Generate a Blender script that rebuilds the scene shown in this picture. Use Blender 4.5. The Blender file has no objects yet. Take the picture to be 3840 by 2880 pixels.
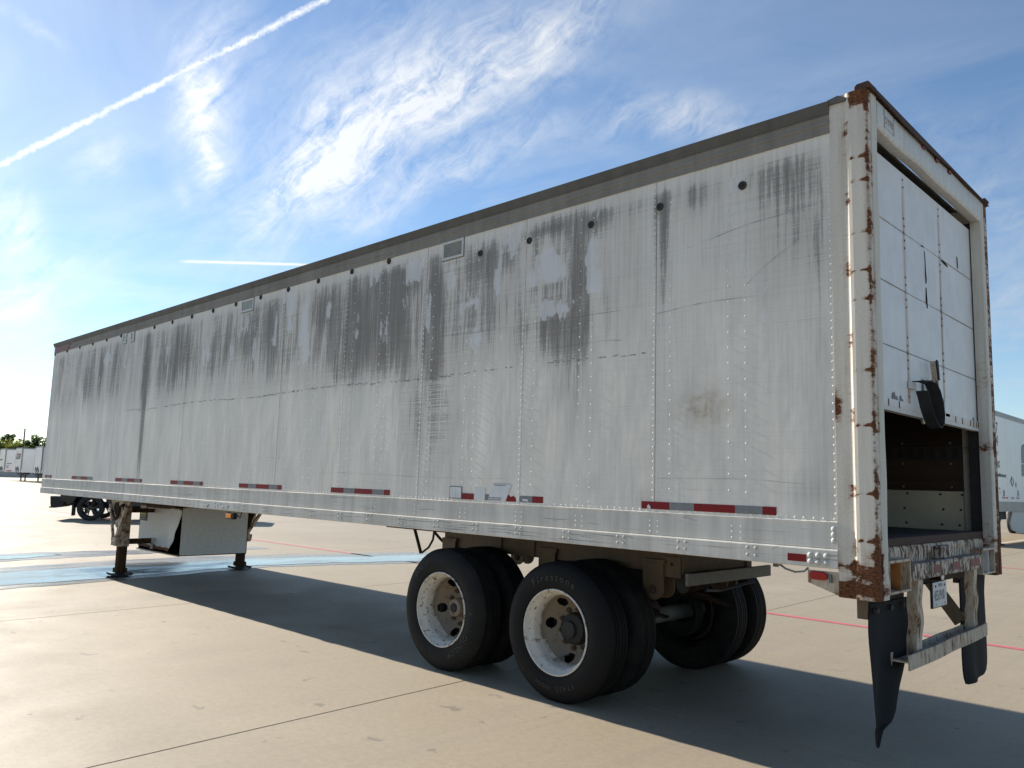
import bpy, math, random
import numpy as np
from mathutils import Vector, Matrix
random.seed(7)
rng = np.random.default_rng(11)
SC = bpy.context.scene
COL = SC.collection
R = math.radians

# ------------------------------------------------------------------ camera
CAM = (1.78655, -4.43847, 1.54885); YAW, PIT, ROL = 0.77439, 0.12398, 0.02988
cam = bpy.data.objects.new('camera', bpy.data.cameras.new('camera')); COL.objects.link(cam)
fw = Vector((-math.sin(YAW)*math.cos(PIT), math.cos(YAW)*math.cos(PIT), math.sin(PIT)))
rt = Vector((math.cos(YAW), math.sin(YAW), 0)); up = rt.cross(fw)
r2 = rt*math.cos(ROL) + up*math.sin(ROL); u2 = up*math.cos(ROL) - rt*math.sin(ROL)
M = Matrix((r2, u2, -fw)).transposed().to_4x4(); M.translation = CAM
cam.matrix_world = M
cam.data.sensor_width = 36; cam.data.lens = 36*2994.05/3840
cam.data.clip_start = 0.05; cam.data.clip_end = 5000
SC.camera = cam

# ------------------------------------------------------------------ light
SUN_EL, SUN_AZ = R(27.0), R(-90.7)            # azimuth measured from +Y towards +X
sd = Vector((math.sin(SUN_AZ)*math.cos(SUN_EL), math.cos(SUN_AZ)*math.cos(SUN_EL), math.sin(SUN_EL)))
sun = bpy.data.objects.new('sun', bpy.data.lights.new('sun', 'SUN')); COL.objects.link(sun)
sun.data.energy = 4.9; sun.data.angle = R(0.55); sun.data.color = (1.0, 0.93, 0.82)
sun.rotation_euler = (-sd).to_track_quat('-Z', 'Y').to_euler()
SC.view_settings.view_transform = 'Standard'; SC.view_settings.look = 'None'
SC.view_settings.exposure = 0.85; SC.view_settings.gamma = 1.0; SC.view_settings.use_curve_mapping = False
SKY_STRENGTH = 0.077

class NT:
    """small helper round a node tree"""
    def __init__(s, tree): s.t = tree; s.n = tree.nodes; s.l = tree.links
    def new(s, typ, **kw):
        n = s.n.new(typ)
        for k, v in kw.items(): setattr(n, k, v)
        return n
    def put(s, sock, v):
        if isinstance(v, bpy.types.NodeSocket): s.l.new(v, sock)
        elif v is not None:
            try: sock.default_value = v
            except Exception: sock.default_value = (v, v, v)
    def math(s, op, a, b=None, c=None, clamp=False):
        n = s.new('ShaderNodeMath', operation=op, use_clamp=clamp)
        for i, v in enumerate((a, b, c)):
            if v is not None: s.put(n.inputs[i], v)
        return n.outputs[0]
    def vmath(s, op, a, b=None, out=0):
        n = s.new('ShaderNodeVectorMath', operation=op)
        s.put(n.inputs[0], a)
        if b is not None: s.put(n.inputs[1], b)
        return n.outputs['Value'] if op in ('DOT_PRODUCT', 'LENGTH') else n.outputs[0]
    def mix(s, f, a, b):
        n = s.new('ShaderNodeMix', data_type='RGBA', clamp_factor=True)
        s.put(n.inputs[0], f); s.put(n.inputs[6], rgba(a)); s.put(n.inputs[7], rgba(b))
        return n.outputs[2]
    def ramp(s, f, a, b, lo=0.0, hi=1.0):
        n = s.new('ShaderNodeMapRange', clamp=True)
        s.put(n.inputs[0], f); s.put(n.inputs[1], a); s.put(n.inputs[2], b); s.put(n.inputs[3], lo); s.put(n.inputs[4], hi)
        return n.outputs[0]
    def noise(s, vec, scale=1.0, detail=4.0, rough=0.55, dist=0.0):
        n = s.new('ShaderNodeTexNoise'); s.put(n.inputs['Vector'], vec)
        n.inputs['Scale'].default_value = scale; n.inputs['Detail'].default_value = detail
        n.inputs['Roughness'].default_value = rough; n.inputs['Distortion'].default_value = dist
        return n.outputs[0]
    def scale(s, vec, k): return s.vmath('MULTIPLY', vec, k)
    def attr(s, name):
        n = s.new('ShaderNodeAttribute', attribute_name=name); return n
def rgba(c):
    if isinstance(c, (tuple, list)) and len(c) == 3: return (c[0], c[1], c[2], 1.0)
    return c

# ------------------------------------------------------------------ sky (world)
W = bpy.data.worlds.new('World'); SC.world = W; W.use_nodes = True
w = NT(W.node_tree); w.n.clear()
geo = w.new('ShaderNodeTexCoord').outputs['Generated']
sky = w.new('ShaderNodeTexSky', sky_type='NISHITA'); sky.sun_disc = False
sky.sun_elevation = SUN_EL; sky.sun_rotation = SUN_AZ % (2*math.pi)
sky.altitude = 150; sky.air_density = 1.0; sky.dust_density = 0.14; sky.ozone_density = 1.6
d = w.vmath('NORMALIZE', geo)
BLOBS = [
((-0.779, 0.495, 0.385),(0.605, 0.429, 0.671),0.132,0.049,1.00), ((-0.812, 0.466, 0.351),(0.498, 0.242, 0.833),0.064,0.032,0.55),
((-0.687, 0.574, 0.446),(0.723, 0.48, 0.497),0.179,0.039,0.80), ((-0.583, 0.636, 0.505),(0.8, 0.341, 0.494),0.116,0.032,0.50),
((-0.701, 0.543, 0.464),(0.712, 0.495, 0.497),0.193,0.097,0.40), ((-0.845, 0.354, 0.4),(-0.328, 0.247, -0.912),0.060,0.026,1.15),
((-0.857, 0.368, 0.36),(-0.284, 0.244, -0.927),0.035,0.010,0.70), ((-0.815, 0.357, 0.456),(0.49, 0.006, 0.872),0.063,0.037,0.40),
((-0.711, 0.6, 0.366),(0.702, 0.576, 0.42),0.137,0.019,0.75), ((-0.473, 0.773, 0.423),(0.731, 0.612, -0.302),0.083,0.023,0.75),
((-0.506, 0.747, 0.432),(0.841, 0.539, 0.052),0.118,0.020,0.30), ((-0.946, 0.206, 0.25),(-0.125, 0.481, -0.868),0.044,0.026,1.00),
((-0.959, 0.233, 0.163),(0.28, 0.873, 0.399),0.057,0.018,0.90), ((-0.944, 0.255, 0.211),(0.325, 0.831, 0.451),0.060,0.015,0.50),
((-0.899, 0.276, 0.341),(0.437, 0.63, 0.642),0.035,0.024,0.45), ((-0.879, 0.19, 0.438),(0.069, 0.958, -0.278),0.027,0.008,0.35),
((-0.882, 0.357, 0.308),(-0.224, 0.257, -0.94),0.016,0.009,0.40), ((-0.205, 0.928, 0.312),(0.762, 0.351, -0.544),0.066,0.023,0.50),
((-0.207, 0.956, 0.208),(0.901, 0.269, -0.339),0.069,0.065,0.55), ((-0.218, 0.902, 0.373),(0.885, 0.344, -0.313),0.106,0.029,0.30)]
warp = w.new('ShaderNodeTexNoise'); w.put(warp.inputs['Vector'], d); warp.inputs['Scale'].default_value = 9; warp.inputs['Detail'].default_value = 5
wv = w.scale(w.vmath('SUBTRACT', warp.outputs['Color'], (0.5, 0.5, 0.5)), (0.062, 0.062, 0.062))
dw = w.vmath('ADD', d, wv)
cov = None
for c, u, lu, lv, amp in BLOBS:
    c = Vector(c).normalized(); u = (Vector(u) - c*Vector(u).dot(c)).normalized(); v = c.cross(u)
    a = w.math('DIVIDE', w.vmath('DOT_PRODUCT', dw, tuple(u)), lu); b = w.math('DIVIDE', w.vmath('DOT_PRODUCT', dw, tuple(v)), lv)
    q = w.math('ADD', w.math('MULTIPLY', a, a), w.math('MULTIPLY', b, b))
    front = w.math('GREATER_THAN', w.vmath('DOT_PRODUCT', d, tuple(c)), 0.5)
    g = w.math('MULTIPLY', w.math('MULTIPLY', w.math('EXPONENT', w.math('MULTIPLY', q, -1.0)), front), amp)
    cov = g if cov is None else w.math('ADD', cov, g)
# streaky cirrus texture, stretched along the wind
su = Vector((0.62, 0.44, 0.65)).normalized(); sv = Vector((-0.78, 0.5, 0.38)).cross(su).normalized(); sw = su.cross(sv)
comb = w.new('ShaderNodeCombineXYZ')
w.put(comb.inputs[0], w.math('MULTIPLY', w.vmath('DOT_PRODUCT', dw, tuple(su)), 7.0))
w.put(comb.inputs[1], w.math('MULTIPLY', w.vmath('DOT_PRODUCT', dw, tuple(sv)), 40.0))
w.put(comb.inputs[2], w.math('MULTIPLY', w.vmath('DOT_PRODUCT', dw, tuple(sw)), 26.0))
st = w.noise(comb.outputs[0], 1.0, 9, 0.66, 0.5)
fine = w.noise(dw, 38.0, 7, 0.68, 0.8)
tex = w.math('ADD', w.math('MULTIPLY', st, 0.68), w.math('MULTIPLY', fine, 0.32))
cir = w.math('MULTIPLY', cov, w.ramp(tex, 0.36, 0.72, 0.02, 1.2))
# thin overall veil of cirrus from horizontal cloud-plane noise
sep = w.new('ShaderNodeSeparateXYZ'); w.put(sep.inputs[0], d); zz = w.math('MAXIMUM', sep.outputs[2], 0.03)
cp = w.new('ShaderNodeCombineXYZ'); w.put(cp.inputs[0], w.math('DIVIDE', sep.outputs[0], zz)); w.put(cp.inputs[1], w.math('MULTIPLY', w.math('DIVIDE', sep.outputs[1], zz), 2.2))
vl = w.ramp(w.noise(cp.outputs[0], 0.55, 7, 0.6, 1.2), 0.42, 0.84, 0.0, 0.38)
# contrails
def trail(nrm, wid, amp, lim=None, soft=0.35, jit=0.0035):
    nrm = Vector(nrm).normalized()
    o = w.vmath('DOT_PRODUCT', d, tuple(nrm))
    wob = w.math('MULTIPLY', w.math('SUBTRACT', w.noise(d, 95, 6, 0.75), 0.5), jit*2)
    wob2 = w.math('MULTIPLY', w.math('SUBTRACT', w.noise(d, 9, 2, 0.5), 0.5), jit)
    ab = w.math('ABSOLUTE', w.math('ADD', w.math('ADD', o, wob), wob2))
    m = w.ramp(ab, wid*soft, wid*1.35, amp, 0.0)
    m = w.math('MULTIPLY', m, w.ramp(w.noise(d, 55, 4, 0.6), 0.3, 0.55, 0.55, 1.0))
    ahead = w.math('GREATER_THAN', w.vmath('DOT_PRODUCT', d, (-0.8, 0.45, 0.35)), 0.3)
    m = w.math('MULTIPLY', m, ahead)
    if lim is not None:
        m = w.math('MULTIPLY', m, w.ramp(w.vmath('DOT_PRODUCT', d, lim[0]), lim[1], lim[2])); m = w.math('MULTIPLY', m, w.ramp(w.vmath('DOT_PRODUCT', d, lim[0]), 0.25, 0.3, 1.0, 0.0))
    return m
c1 = trail((-0.0914, 0.6995, -0.7087), 0.0037, 1.0, None, 0.1, 0.0058)
c2 = trail((-0.1825, 0.1876, -0.9651), 0.0016, 0.9, ((0.43, 0.9, 0.08), -0.038, -0.020), 0.3, 0.0006)
cl = w.math('ADD', w.math('MAXIMUM', w.math('ADD', cir, vl), w.math('MULTIPLY', c1, 1.05)), c2, clamp=True)
# clouds are lit by the sun: brighter towards it
towards = w.ramp(w.vmath('DOT_PRODUCT', d, tuple(sd)), -0.2, 1.0, 0.0, 1.0)
ccol = w.mix(w.math('POWER', towards, 3.0), (4.4, 4.7, 5.0), (10.5, 10.3, 9.8))
skyc = w.vmath('MULTIPLY', sky.outputs[0], (0.90, 1.0, 1.08))          # white balance of the phone camera
mx = w.mix(w.math('MULTIPLY', cl, 0.74), skyc, ccol)
bg = w.new('ShaderNodeBackground'); w.put(bg.inputs[0], mx); bg.inputs[1].default_value = SKY_STRENGTH
wo = w.new('ShaderNodeOutputWorld'); w.l.new(bg.outputs[0], wo.inputs[0])

# ------------------------------------------------------------------ materials
def material(name):
    m = bpy.data.materials.new(name); m.use_nodes = True
    t = NT(m.node_tree); t.n.clear()
    out = t.new('ShaderNodeOutputMaterial'); p = t.new('ShaderNodeBsdfPrincipled')
    t.l.new(p.outputs[0], out.inputs[0]); t.p = p
    t.pos = t.new('ShaderNodeTexCoord').outputs['Object']
    return m, t
def setp(t, color=None, rough=None, metal=None, spec=None, bump=None, bstr=0.3, bdist=0.002, **kw):
    p = t.p
    if color is not None: t.put(p.inputs['Base Color'], rgba(color))
    if rough is not None: t.put(p.inputs['Roughness'], rough)
    if metal is not None: t.put(p.inputs['Metallic'], metal)
    if spec is not None: t.put(p.inputs['Specular IOR Level'], spec)
    if bump is not None:
        b = t.new('ShaderNodeBump'); b.inputs['Strength'].default_value = bstr; b.inputs['Distance'].default_value = bdist
        t.put(b.inputs['Height'], bump); t.l.new(b.outputs[0], p.inputs['Normal'])
    for k, v in kw.items(): t.put(p.inputs[k], v)
def plain(name, color, rough=0.6, metal=0.0, var=0.25, scale=6.0, bump=0.0, spec=None, stretch=(1, 1, 1)):
    m, t = material(name)
    n = t.noise(t.scale(t.pos, stretch), scale, 6, 0.6)
    dark = tuple(c*(1-var) for c in color); lite = tuple(min(1, c*(1+var)) for c in color)
    setp(t, t.mix(t.ramp(n, 0.3, 0.7), dark, lite), t.ramp(n, 0.3, 0.7, max(0, rough-0.08), min(1, rough+0.08)), metal, spec,
         bump=n if bump else None, bstr=bump)
    return m
def rusty(name, paint, amount=0.35, rust_a=(0.10, 0.035, 0.014), rust_b=(0.035, 0.018, 0.012), rough=0.55, scale=7.0, attr=None, drip=0.25, grime=0.25, stretch=(1, 1, 1)):
    """painted steel with chips, rust and drips; 'attr' is a vertex mask that adds rust"""
    m, t = material(name)
    ps = t.scale(t.pos, stretch)
    n1 = t.noise(ps, scale, 9, 0.68, 0.3); n2 = t.noise(ps, scale*4.3, 6, 0.6); nf = t.noise(ps, scale*14, 4, 0.6)
    sv_ = t.noise(t.scale(t.pos, (28, 28, 1.6)), 1.0, 5, 0.6)
    base = t.mix(t.ramp(n2, 0.35, 0.7), tuple(c*0.86 for c in paint), paint)
    base = t.mix(t.ramp(sv_, 0.45, 0.75, 0, grime), base, tuple(c*0.5*k for c, k in zip(paint, (1.05, 0.95, 0.8))))
    s = t.math('ADD', t.math('MULTIPLY', n1, 0.7), t.math('MULTIPLY', nf, 0.3))
    if attr:
        a = t.attr(attr).outputs['Fac']
        s = t.math('ADD', s, t.math('MULTIPLY', a, 0.62))
        dripm = t.math('MULTIPLY', t.ramp(a, 0.02, 0.5), t.ramp(sv_, 0.42, 0.62, 0, 1))
    else: dripm = None
    th = 0.78 - amount*0.5
    mask = t.ramp(s, th, th+0.035)
    halo = t.ramp(s, th-0.10, th+0.02, 0, drip)
    col = t.mix(halo, base, (0.33, 0.15, 0.055))
    if dripm is not None: col = t.mix(t.math('MULTIPLY', dripm, 0.35), col, (0.27, 0.12, 0.05))
    rc = t.mix(t.ramp(n2, 0.35, 0.66), rust_b, rust_a)
    setp(t, t.mix(mask, col, rc), t.math('ADD', t.math('MULTIPLY', mask, 0.3), rough), 0.0, 0.4 if rough < .8 else 0.1,
         bump=t.math('SUBTRACT', nf, t.math('MULTIPLY', mask, -0.8)), bstr=0.25, bdist=0.002)
    return m

def wall_material():
    m, t = material('aged_white_side_paint')
    P = t.pos
    at = t.attr('wear'); rgbn = t.new('ShaderNodeSeparateColor'); t.put(rgbn.inputs[0], at.outputs['Color'])
    grime, peel, wipe, stain = rgbn.outputs[0], rgbn.outputs[1], rgbn.outputs[2], at.outputs['Alpha']
    v1 = t.noise(t.scale(P, (7.5, 1, 0.55)), 1.0, 8, 0.62, 0.15)       # broad vertical streaks
    v2 = t.noise(t.scale(P, (42, 1, 1.6)), 1.0, 6, 0.62, 0.1)          # narrow runs
    v3 = t.noise(t.scale(P, (3.0, 1, 0.9)), 1.0, 6, 0.6)
    blot = t.noise(t.scale(P, (8.5, 1, 3.4)), 1.0, 10, 0.63, 0.25)       # blotchy flaking paint
    spk = t.noise(t.scale(P, (70, 1, 45)), 1.0, 5, 0.7)
    h1 = t.noise(t.scale(P, (1.1, 1, 95)), 1.0, 5, 0.65, 0.1)          # brushed horizontally
    h2 = t.noise(t.scale(P, (0.55, 1, 26)), 1.0, 6, 0.7, 0.6)
    base = t.mix(t.ramp(v3, 0.33, 0.68), (0.67, 0.632, 0.565), (0.77, 0.73, 0.66))
    base = t.mix(t.ramp(v1, 0.45, 0.72, 0, 0.4), base, (0.82, 0.785, 0.72))
    base = t.mix(t.ramp(v2, 0.48, 0.75, 0, 0.17), base, (0.33, 0.315, 0.295))
    base = t.mix(t.ramp(h1, 0.52, 0.75, 0, 0.16), base, (0.28, 0.275, 0.265))
    base = t.mix(t.ramp(h2, 0.66, 0.70, 0, 0.26), base, (0.20, 0.195, 0.19))
    # clean remains of the old lettering and clear coat: paler, cooler
    pm = t.math('ADD', t.math('MULTIPLY', peel, 0.40), t.math('ADD', t.ramp(blot, 0.33, 0.67, 0.0, 0.34), t.ramp(v2, 0.33, 0.67, 0.0, 0.20)))
    pm = t.math('ADD', pm, t.math('MULTIPLY', t.math('SUBTRACT', spk, 0.5), 0.10))
    run = t.math('ADD', t.math('MULTIPLY', v1, 0.42), t.math('ADD', t.math('MULTIPLY', v2, 0.42), t.math('MULTIPLY', spk, 0.16)))
    run = t.math('ADD', run, t.math('MULTIPLY', t.math('SUBTRACT', h1, 0.5), 0.15))
    gg = t.math('MULTIPLY', grime, t.ramp(run, 0.36, 0.60, 0.26, 1.0))
    gg = t.math('MULTIPLY', gg, t.ramp(spk, 0.52, 0.68, 1.0, 0.55))
    gg = t.math('ADD', gg, t.ramp(run, 0.49, 0.70, 0.0, 0.24))
    gc = t.math('ADD', gg, t.math('MULTIPLY', t.math('SUBTRACT', blot, 0.5), 0.5))
    gm = t.math('ADD', t.math('MULTIPLY', t.ramp(gg, 0.03, 0.95), 0.66), t.ramp(gc, 0.44, 0.60, 0.0, 0.30))
    wiped = t.math('MULTIPLY', wipe, t.ramp(h1, 0.43, 0.57))
    gm = t.math('MULTIPLY', gm, t.math('SUBTRACT', 1.0, t.math('MULTIPLY', wiped, 0.8)))
    col = t.mix(t.math('MULTIPLY', gm, 0.97), base, (0.185, 0.175, 0.160))
    fl = t.ramp(pm, 0.535, 0.552)
    col = t.mix(t.math('MULTIPLY', fl, 0.75), col, (0.66, 0.665, 0.675))
    col = t.mix(t.math('MULTIPLY', t.math('MULTIPLY', stain, t.ramp(t.noise(P, 11, 6, 0.65, 0.6), 0.32, 0.62)), 0.8), col, (0.27, 0.185, 0.085))
    rough = t.math('ADD', t.math('MULTIPLY', gm, 0.22), t.ramp(v1, 0.3, 0.7, 0.50, 0.62))
    wob = t.noise(t.scale(P, (2.6, 1, 1.3)), 1.0, 3, 0.5)
    hh = t.math('ADD', t.math('MULTIPLY', wob, 2.2), t.math('ADD', t.math('MULTIPLY', fl, 0.09), t.math('MULTIPLY', h1, 0.05)))
    setp(t, col, rough, 0.0, 0.4, bump=hh, bstr=0.55, bdist=0.006)
    return m

def rail_material(name, lite, dark, scratch=0.5):
    m, t = material(name); P = t.pos
    h1 = t.noise(t.scale(P, (0.9, 20, 60)), 1.0, 7, 0.68, 0.25); h2 = t.noise(t.scale(P, (1.4, 20, 22)), 1.0, 8, 0.72, 0.9)
    v = t.noise(t.scale(P, (11, 1, 1.2)), 1.0, 6, 0.6); v2 = t.noise(t.scale(P, (1.7, 1, 2)), 1.0, 4, 0.6)
    c = t.mix(t.ramp(v, 0.38, 0.72), lite, tuple(x*0.72 for x in lite))
    c = t.mix(t.ramp(v2, 0.42, 0.75, 0, 0.5), c, dark)
    c = t.mix(t.ramp(h1, 0.62, 0.70, 0, scratch), c, tuple(x*0.5 for x in dark))
    c = t.mix(t.math('MULTIPLY', t.ramp(h2, 0.60, 0.64), scratch), c, tuple(x*0.35 for x in dark))
    setp(t, c, t.ramp(h1, 0.3, 0.7, 0.58, 0.72), 0.0, 0.22, bump=h1, bstr=0.12, bdist=0.001)
    return m

def concrete_material(name='tan_concrete', wet=False):
    m, t = material(name)
    P = t.new('ShaderNodeNewGeometry').outputs['Position']
    a = t.noise(P, 0.16, 5, 0.6, 0.4); b = t.noise(P, 1.1, 7, 0.62, 0.3); g = t.noise(P, 85, 4, 0.7); g2 = t.noise(P, 300, 3, 0.7)
    br = t.noise(t.scale(P, (9, 0.35, 1)), 1.0, 7, 0.66, 0.3)
    tyre = t.noise(t.scale(P, (1.1, 0.12, 1)), 1.0, 5, 0.6, 0.4)
    c = t.mix(t.ramp(a, 0.32, 0.68), (0.288, 0.232, 0.158), (0.350, 0.290, 0.205))
    c = t.mix(t.ramp(b, 0.4, 0.72, 0, 0.55), c, (0.245, 0.207, 0.155))
    c = t.mix(t.ramp(br, 0.5, 0.75, 0, 0.45), c, (0.215, 0.187, 0.15))
    c = t.mix(t.ramp(tyre, 0.56, 0.75, 0, 0.5), c, (0.20, 0.178, 0.15))
    spots = t.noise(P, 4.6, 4, 0.55, 0.4)
    c = t.mix(t.math('MULTIPLY', t.ramp(spots, 0.672, 0.70), 0.7), c, (0.085, 0.078, 0.078))
    c = t.mix(t.ramp(g, 0.35, 0.7, 0, 0.45), c, (0.42, 0.35, 0.255))
    c = t.mix(t.ramp(g2, 0.56, 0.72, 0, 0.5), c, (0.12, 0.10, 0.08))
    gm_ = t.noise(P, 22, 5, 0.7)
    c = t.mix(t.ramp(gm_, 0.40, 0.70, 0, 0.35), c, (0.185, 0.155, 0.115))
    oil = t.noise(P, 0.55, 6, 0.7, 1.0)
    c = t.mix(t.ramp(oil, 0.62, 0.72, 0, 0.40), c, (0.15, 0.13, 0.11))
    lite = t.noise(P, 0.4, 6, 0.65, 0.7)
    c = t.mix(t.ramp(lite, 0.55, 0.75, 0, 0.5), c, (0.40, 0.335, 0.245))
    hgt = t.math('ADD', t.math('MULTIPLY', g, 0.6), t.math('MULTIPLY', g2, 0.6))
    setp(t, c, t.ramp(b, 0.3, 0.7, 0.60, 0.78), 0.0, 0.45, bump=hgt, bstr=0.5, bdist=0.003)
    return m

def wet_material(name, lo, hi, dark):
    m, t = material(name)
    P = t.new('ShaderNodeNewGeometry').outputs['Position']
    n = t.noise(t.scale(P, (2.6, 0.9, 1)), 1.0, 6, 0.6, 0.4); g = t.noise(P, 120, 4, 0.7)
    c = t.mix(t.ramp(n, 0.35, 0.7), dark, tuple(x*1.5 for x in dark))
    setp(t, c, t.ramp(n, 0.38, 0.68, lo, hi), 0.0, 0.6, bump=g, bstr=0.10 if hi < .3 else 0.8, bdist=0.001 if hi < .3 else 0.004)
    return m

def tyre_material(name, tone=1.0, dust=0.3):
    m, t = material(name); P = t.pos
    n = t.noise(P, 9, 7, 0.65); f = t.noise(P, 60, 4, 0.6)
    c = t.mix(t.ramp(n, 0.42, 0.75, 0, dust), (0.008*tone, 0.008*tone, 0.0083*tone), (0.045, 0.038, 0.029))
    c = t.mix(t.ramp(f, 0.6, 0.75, 0, 0.12), c, (0.05, 0.045, 0.04))
    setp(t, c, t.ramp(n, 0.3, 0.7, 0.6, 0.8), 0.0, 0.18, bump=f, bstr=0.12)
    return m

def rim_material(name, paint, amt):
    m, t = material(name); P = t.pos
    n1 = t.noise(P, 24, 9, 0.66, 0.4); n2 = t.noise(P, 60, 6, 0.65)
    a = t.attr('wear').outputs['Fac']                     # brown road dirt by depth in the dish; lit lower barrel painted paler
    dm = t.ramp(t.math('ADD', t.math('MULTIPLY', a, 0.75), t.math('MULTIPLY', n1, 0.55)), 0.48, 0.68)
    c = t.mix(t.ramp(n2, 0.3, 0.75), tuple(x*0.8 for x in paint), paint)
    c = t.mix(t.math('MULTIPLY', dm, 0.9), c, (0.19, 0.14, 0.088))
    s = t.math('ADD', t.math('MULTIPLY', n1, 0.7), t.math('MULTIPLY', n2, 0.35))
    th = 0.80 - amt*0.5
    c = t.mix(t.ramp(s, th, th+0.03), c, (0.15, 0.095, 0.055))
    c = t.mix(t.ramp(s, th+0.09, th+0.12), c, (0.055, 0.03, 0.018))
    setp(t, c, t.ramp(n2, 0.3, 0.7, 0.45, 0.65), 0, 0.4, bump=n2, bstr=0.15)
    return m

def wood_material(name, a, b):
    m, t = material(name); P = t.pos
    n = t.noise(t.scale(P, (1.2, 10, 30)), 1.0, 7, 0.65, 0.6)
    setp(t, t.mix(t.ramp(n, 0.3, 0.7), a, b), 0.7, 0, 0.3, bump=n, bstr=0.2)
    return m

def door_material():
    m, t = material('white_door_paint'); P = t.pos
    a = t.attr('rust').outputs['Fac']
    n = t.noise(P, 5, 7, 0.6); v = t.noise(t.scale(P, (1, 30, 1.2)), 1.0, 6, 0.65); f = t.noise(t.scale(P, (1, 60, 40)), 1.0, 6, 0.7)
    c = t.mix(t.ramp(n, 0.35, 0.7), (0.66, 0.655, 0.64), (0.76, 0.755, 0.74))
    c = t.mix(t.ramp(v, 0.5, 0.75, 0, 0.25), c, (0.45, 0.44, 0.41))
    r = t.math('MULTIPLY', a, t.ramp(t.noise(t.scale(P, (1, 9, 1.2)), 1.0, 5, 0.6), 0.3, 0.6, 0.45, 1.1))
    c = t.mix(t.ramp(r, 0.06, 0.7, 0, 0.75), c, (0.40, 0.22, 0.09))
    c = t.mix(t.ramp(t.math('ADD', r, t.math('MULTIPLY', f, 0.5)), 0.93, 1.02), c, (0.10, 0.04, 0.02))
    c = t.mix(t.ramp(f, 0.735, 0.76), c, (0.08, 0.07, 0.06))
    setp(t, c, 0.45, 0, 0.45, bump=t.noise(P, 4, 3, 0.5), bstr=0.25, bdist=0.004)
    return m

def leaf_material(name, a, b):
    m, t = material(name)
    oi = t.noise(t.pos, 0.9, 4, 0.6); f = t.noise(t.pos, 5, 3, 0.6)
    setp(t, t.mix(t.ramp(t.math('ADD', t.math('MULTIPLY', oi, .6), t.math('MULTIPLY', f, .4)), 0.35, 0.65), a, b), 0.6, 0, 0.3)
    tr = t.new('ShaderNodeBsdfTranslucent'); tr.inputs[0].default_value = (b[0]*1.6, b[1]*1.5, b[2]*0.8, 1)
    ms = t.new('ShaderNodeMixShader'); ms.inputs[0].default_value = 0.35
    out = [n for n in t.n if n.type == 'OUTPUT_MATERIAL'][0]
    t.l.new(t.p.outputs[0], ms.inputs[1]); t.l.new(tr.outputs[0], ms.inputs[2]); t.l.new(ms.outputs[0], out.inputs[0])
    return m

MT = {}
MT['wall'] = wall_material()
MT['rail'] = rail_material('scuffed_white_rail', (0.72, 0.685, 0.615), (0.44, 0.41, 0.36), 0.6)
MT['alu'] = rail_material('weathered_aluminium_rail', (0.27, 0.25, 0.215), (0.14, 0.128, 0.108), 0.35)
MT['aludark'] = rail_material('shaded_roof_rail', (0.13, 0.125, 0.115), (0.075, 0.07, 0.06), 0.3)  # darker copy of the rail: the shadow of the lip is put into its colour
MT['rivet'] = plain('rivet_metal', (0.72, 0.70, 0.66), 0.6, 0.0, 0.15)
MT['bolt'] = rusty('bolt_head_paint', (0.55, 0.55, 0.53), 0.30, scale=60)
MT['post'] = rusty('rusty_white_post', (0.66, 0.62, 0.54), 0.02, (0.21, 0.075, 0.024), (0.035, 0.017, 0.012), scale=13, attr='rust', drip=0.5, grime=0.25, stretch=(1, 1, 2.4), rough=0.7)
MT['header'] = rusty('rusty_white_header', (0.66, 0.66, 0.63), 0.12, scale=9, grime=0.4)
MT['sill'] = rusty('flaking_sill_paint', (0.58, 0.51, 0.41), 0.56, (0.14, 0.06, 0.03), (0.035, 0.022, 0.018), scale=24, drip=0.35, stretch=(1, 1, .35))
MT['step'] = rusty('flaking_step_paint', (0.58, 0.51, 0.42), 0.60, (0.10, 0.05, 0.034), (0.03, 0.022, 0.02), scale=30, drip=0.2, stretch=(1, 1, .5))
MT['guard'] = rusty('rusty_guard_paint', (0.56, 0.50, 0.40), 0.46, (0.19, 0.075, 0.028), (0.05, 0.023, 0.014), scale=24, drip=0.7, grime=0.55, stretch=(1, 1, .3))
MT['rust'] = plain('brown_rust', (0.055, 0.03, 0.02), 0.85, 0, 0.5, 18, 0.3)
MT['orange'] = plain('orange_rust_box', (0.26, 0.11, 0.03), 0.85, 0, 0.5, 9, 0.2)
MT['frame'] = rusty('brown_chassis_paint', (0.13, 0.088, 0.05), 0.30, (0.05, 0.028, 0.016), (0.022, 0.015, 0.01), scale=6, grime=0.5)
MT['legpaint'] = rusty('rusty_leg_paint', (0.52, 0.45, 0.35), 0.50, (0.09, 0.040, 0.020), (0.025, 0.014, 0.010), scale=16, grime=0.6, drip=0.5)
MT['legdark'] = rusty('dark_rusty_leg', (0.030, 0.020, 0.015), 0.5, (0.040, 0.018, 0.011), (0.014, 0.010, 0.008), scale=12, rough=0.9, grime=0.0)
MT['box'] = rusty('white_box_paint', (0.70, 0.69, 0.66), 0.10, (0.15, 0.05, 0.02), (0.05, 0.02, 0.012), scale=5, attr='rust', drip=0.4, grime=0.08)
MT['axle'] = plain('grey_axle_paint', (0.17, 0.165, 0.155), 0.6, 0, 0.3, 12)
MT['dark'] = plain('dark_steel', (0.022, 0.02, 0.018), 0.7, 0, 0.4, 14)
MT['black'] = plain('black_rubber', (0.016, 0.017, 0.019), 0.62, 0, 0.3, 9, spec=0.4)
MT['flap'] = plain('mud_flap_rubber', (0.012, 0.013, 0.015), 0.8, 0, 0.35, 5, 0.1, spec=0.2, stretch=(1, 3, 0.6))
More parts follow.
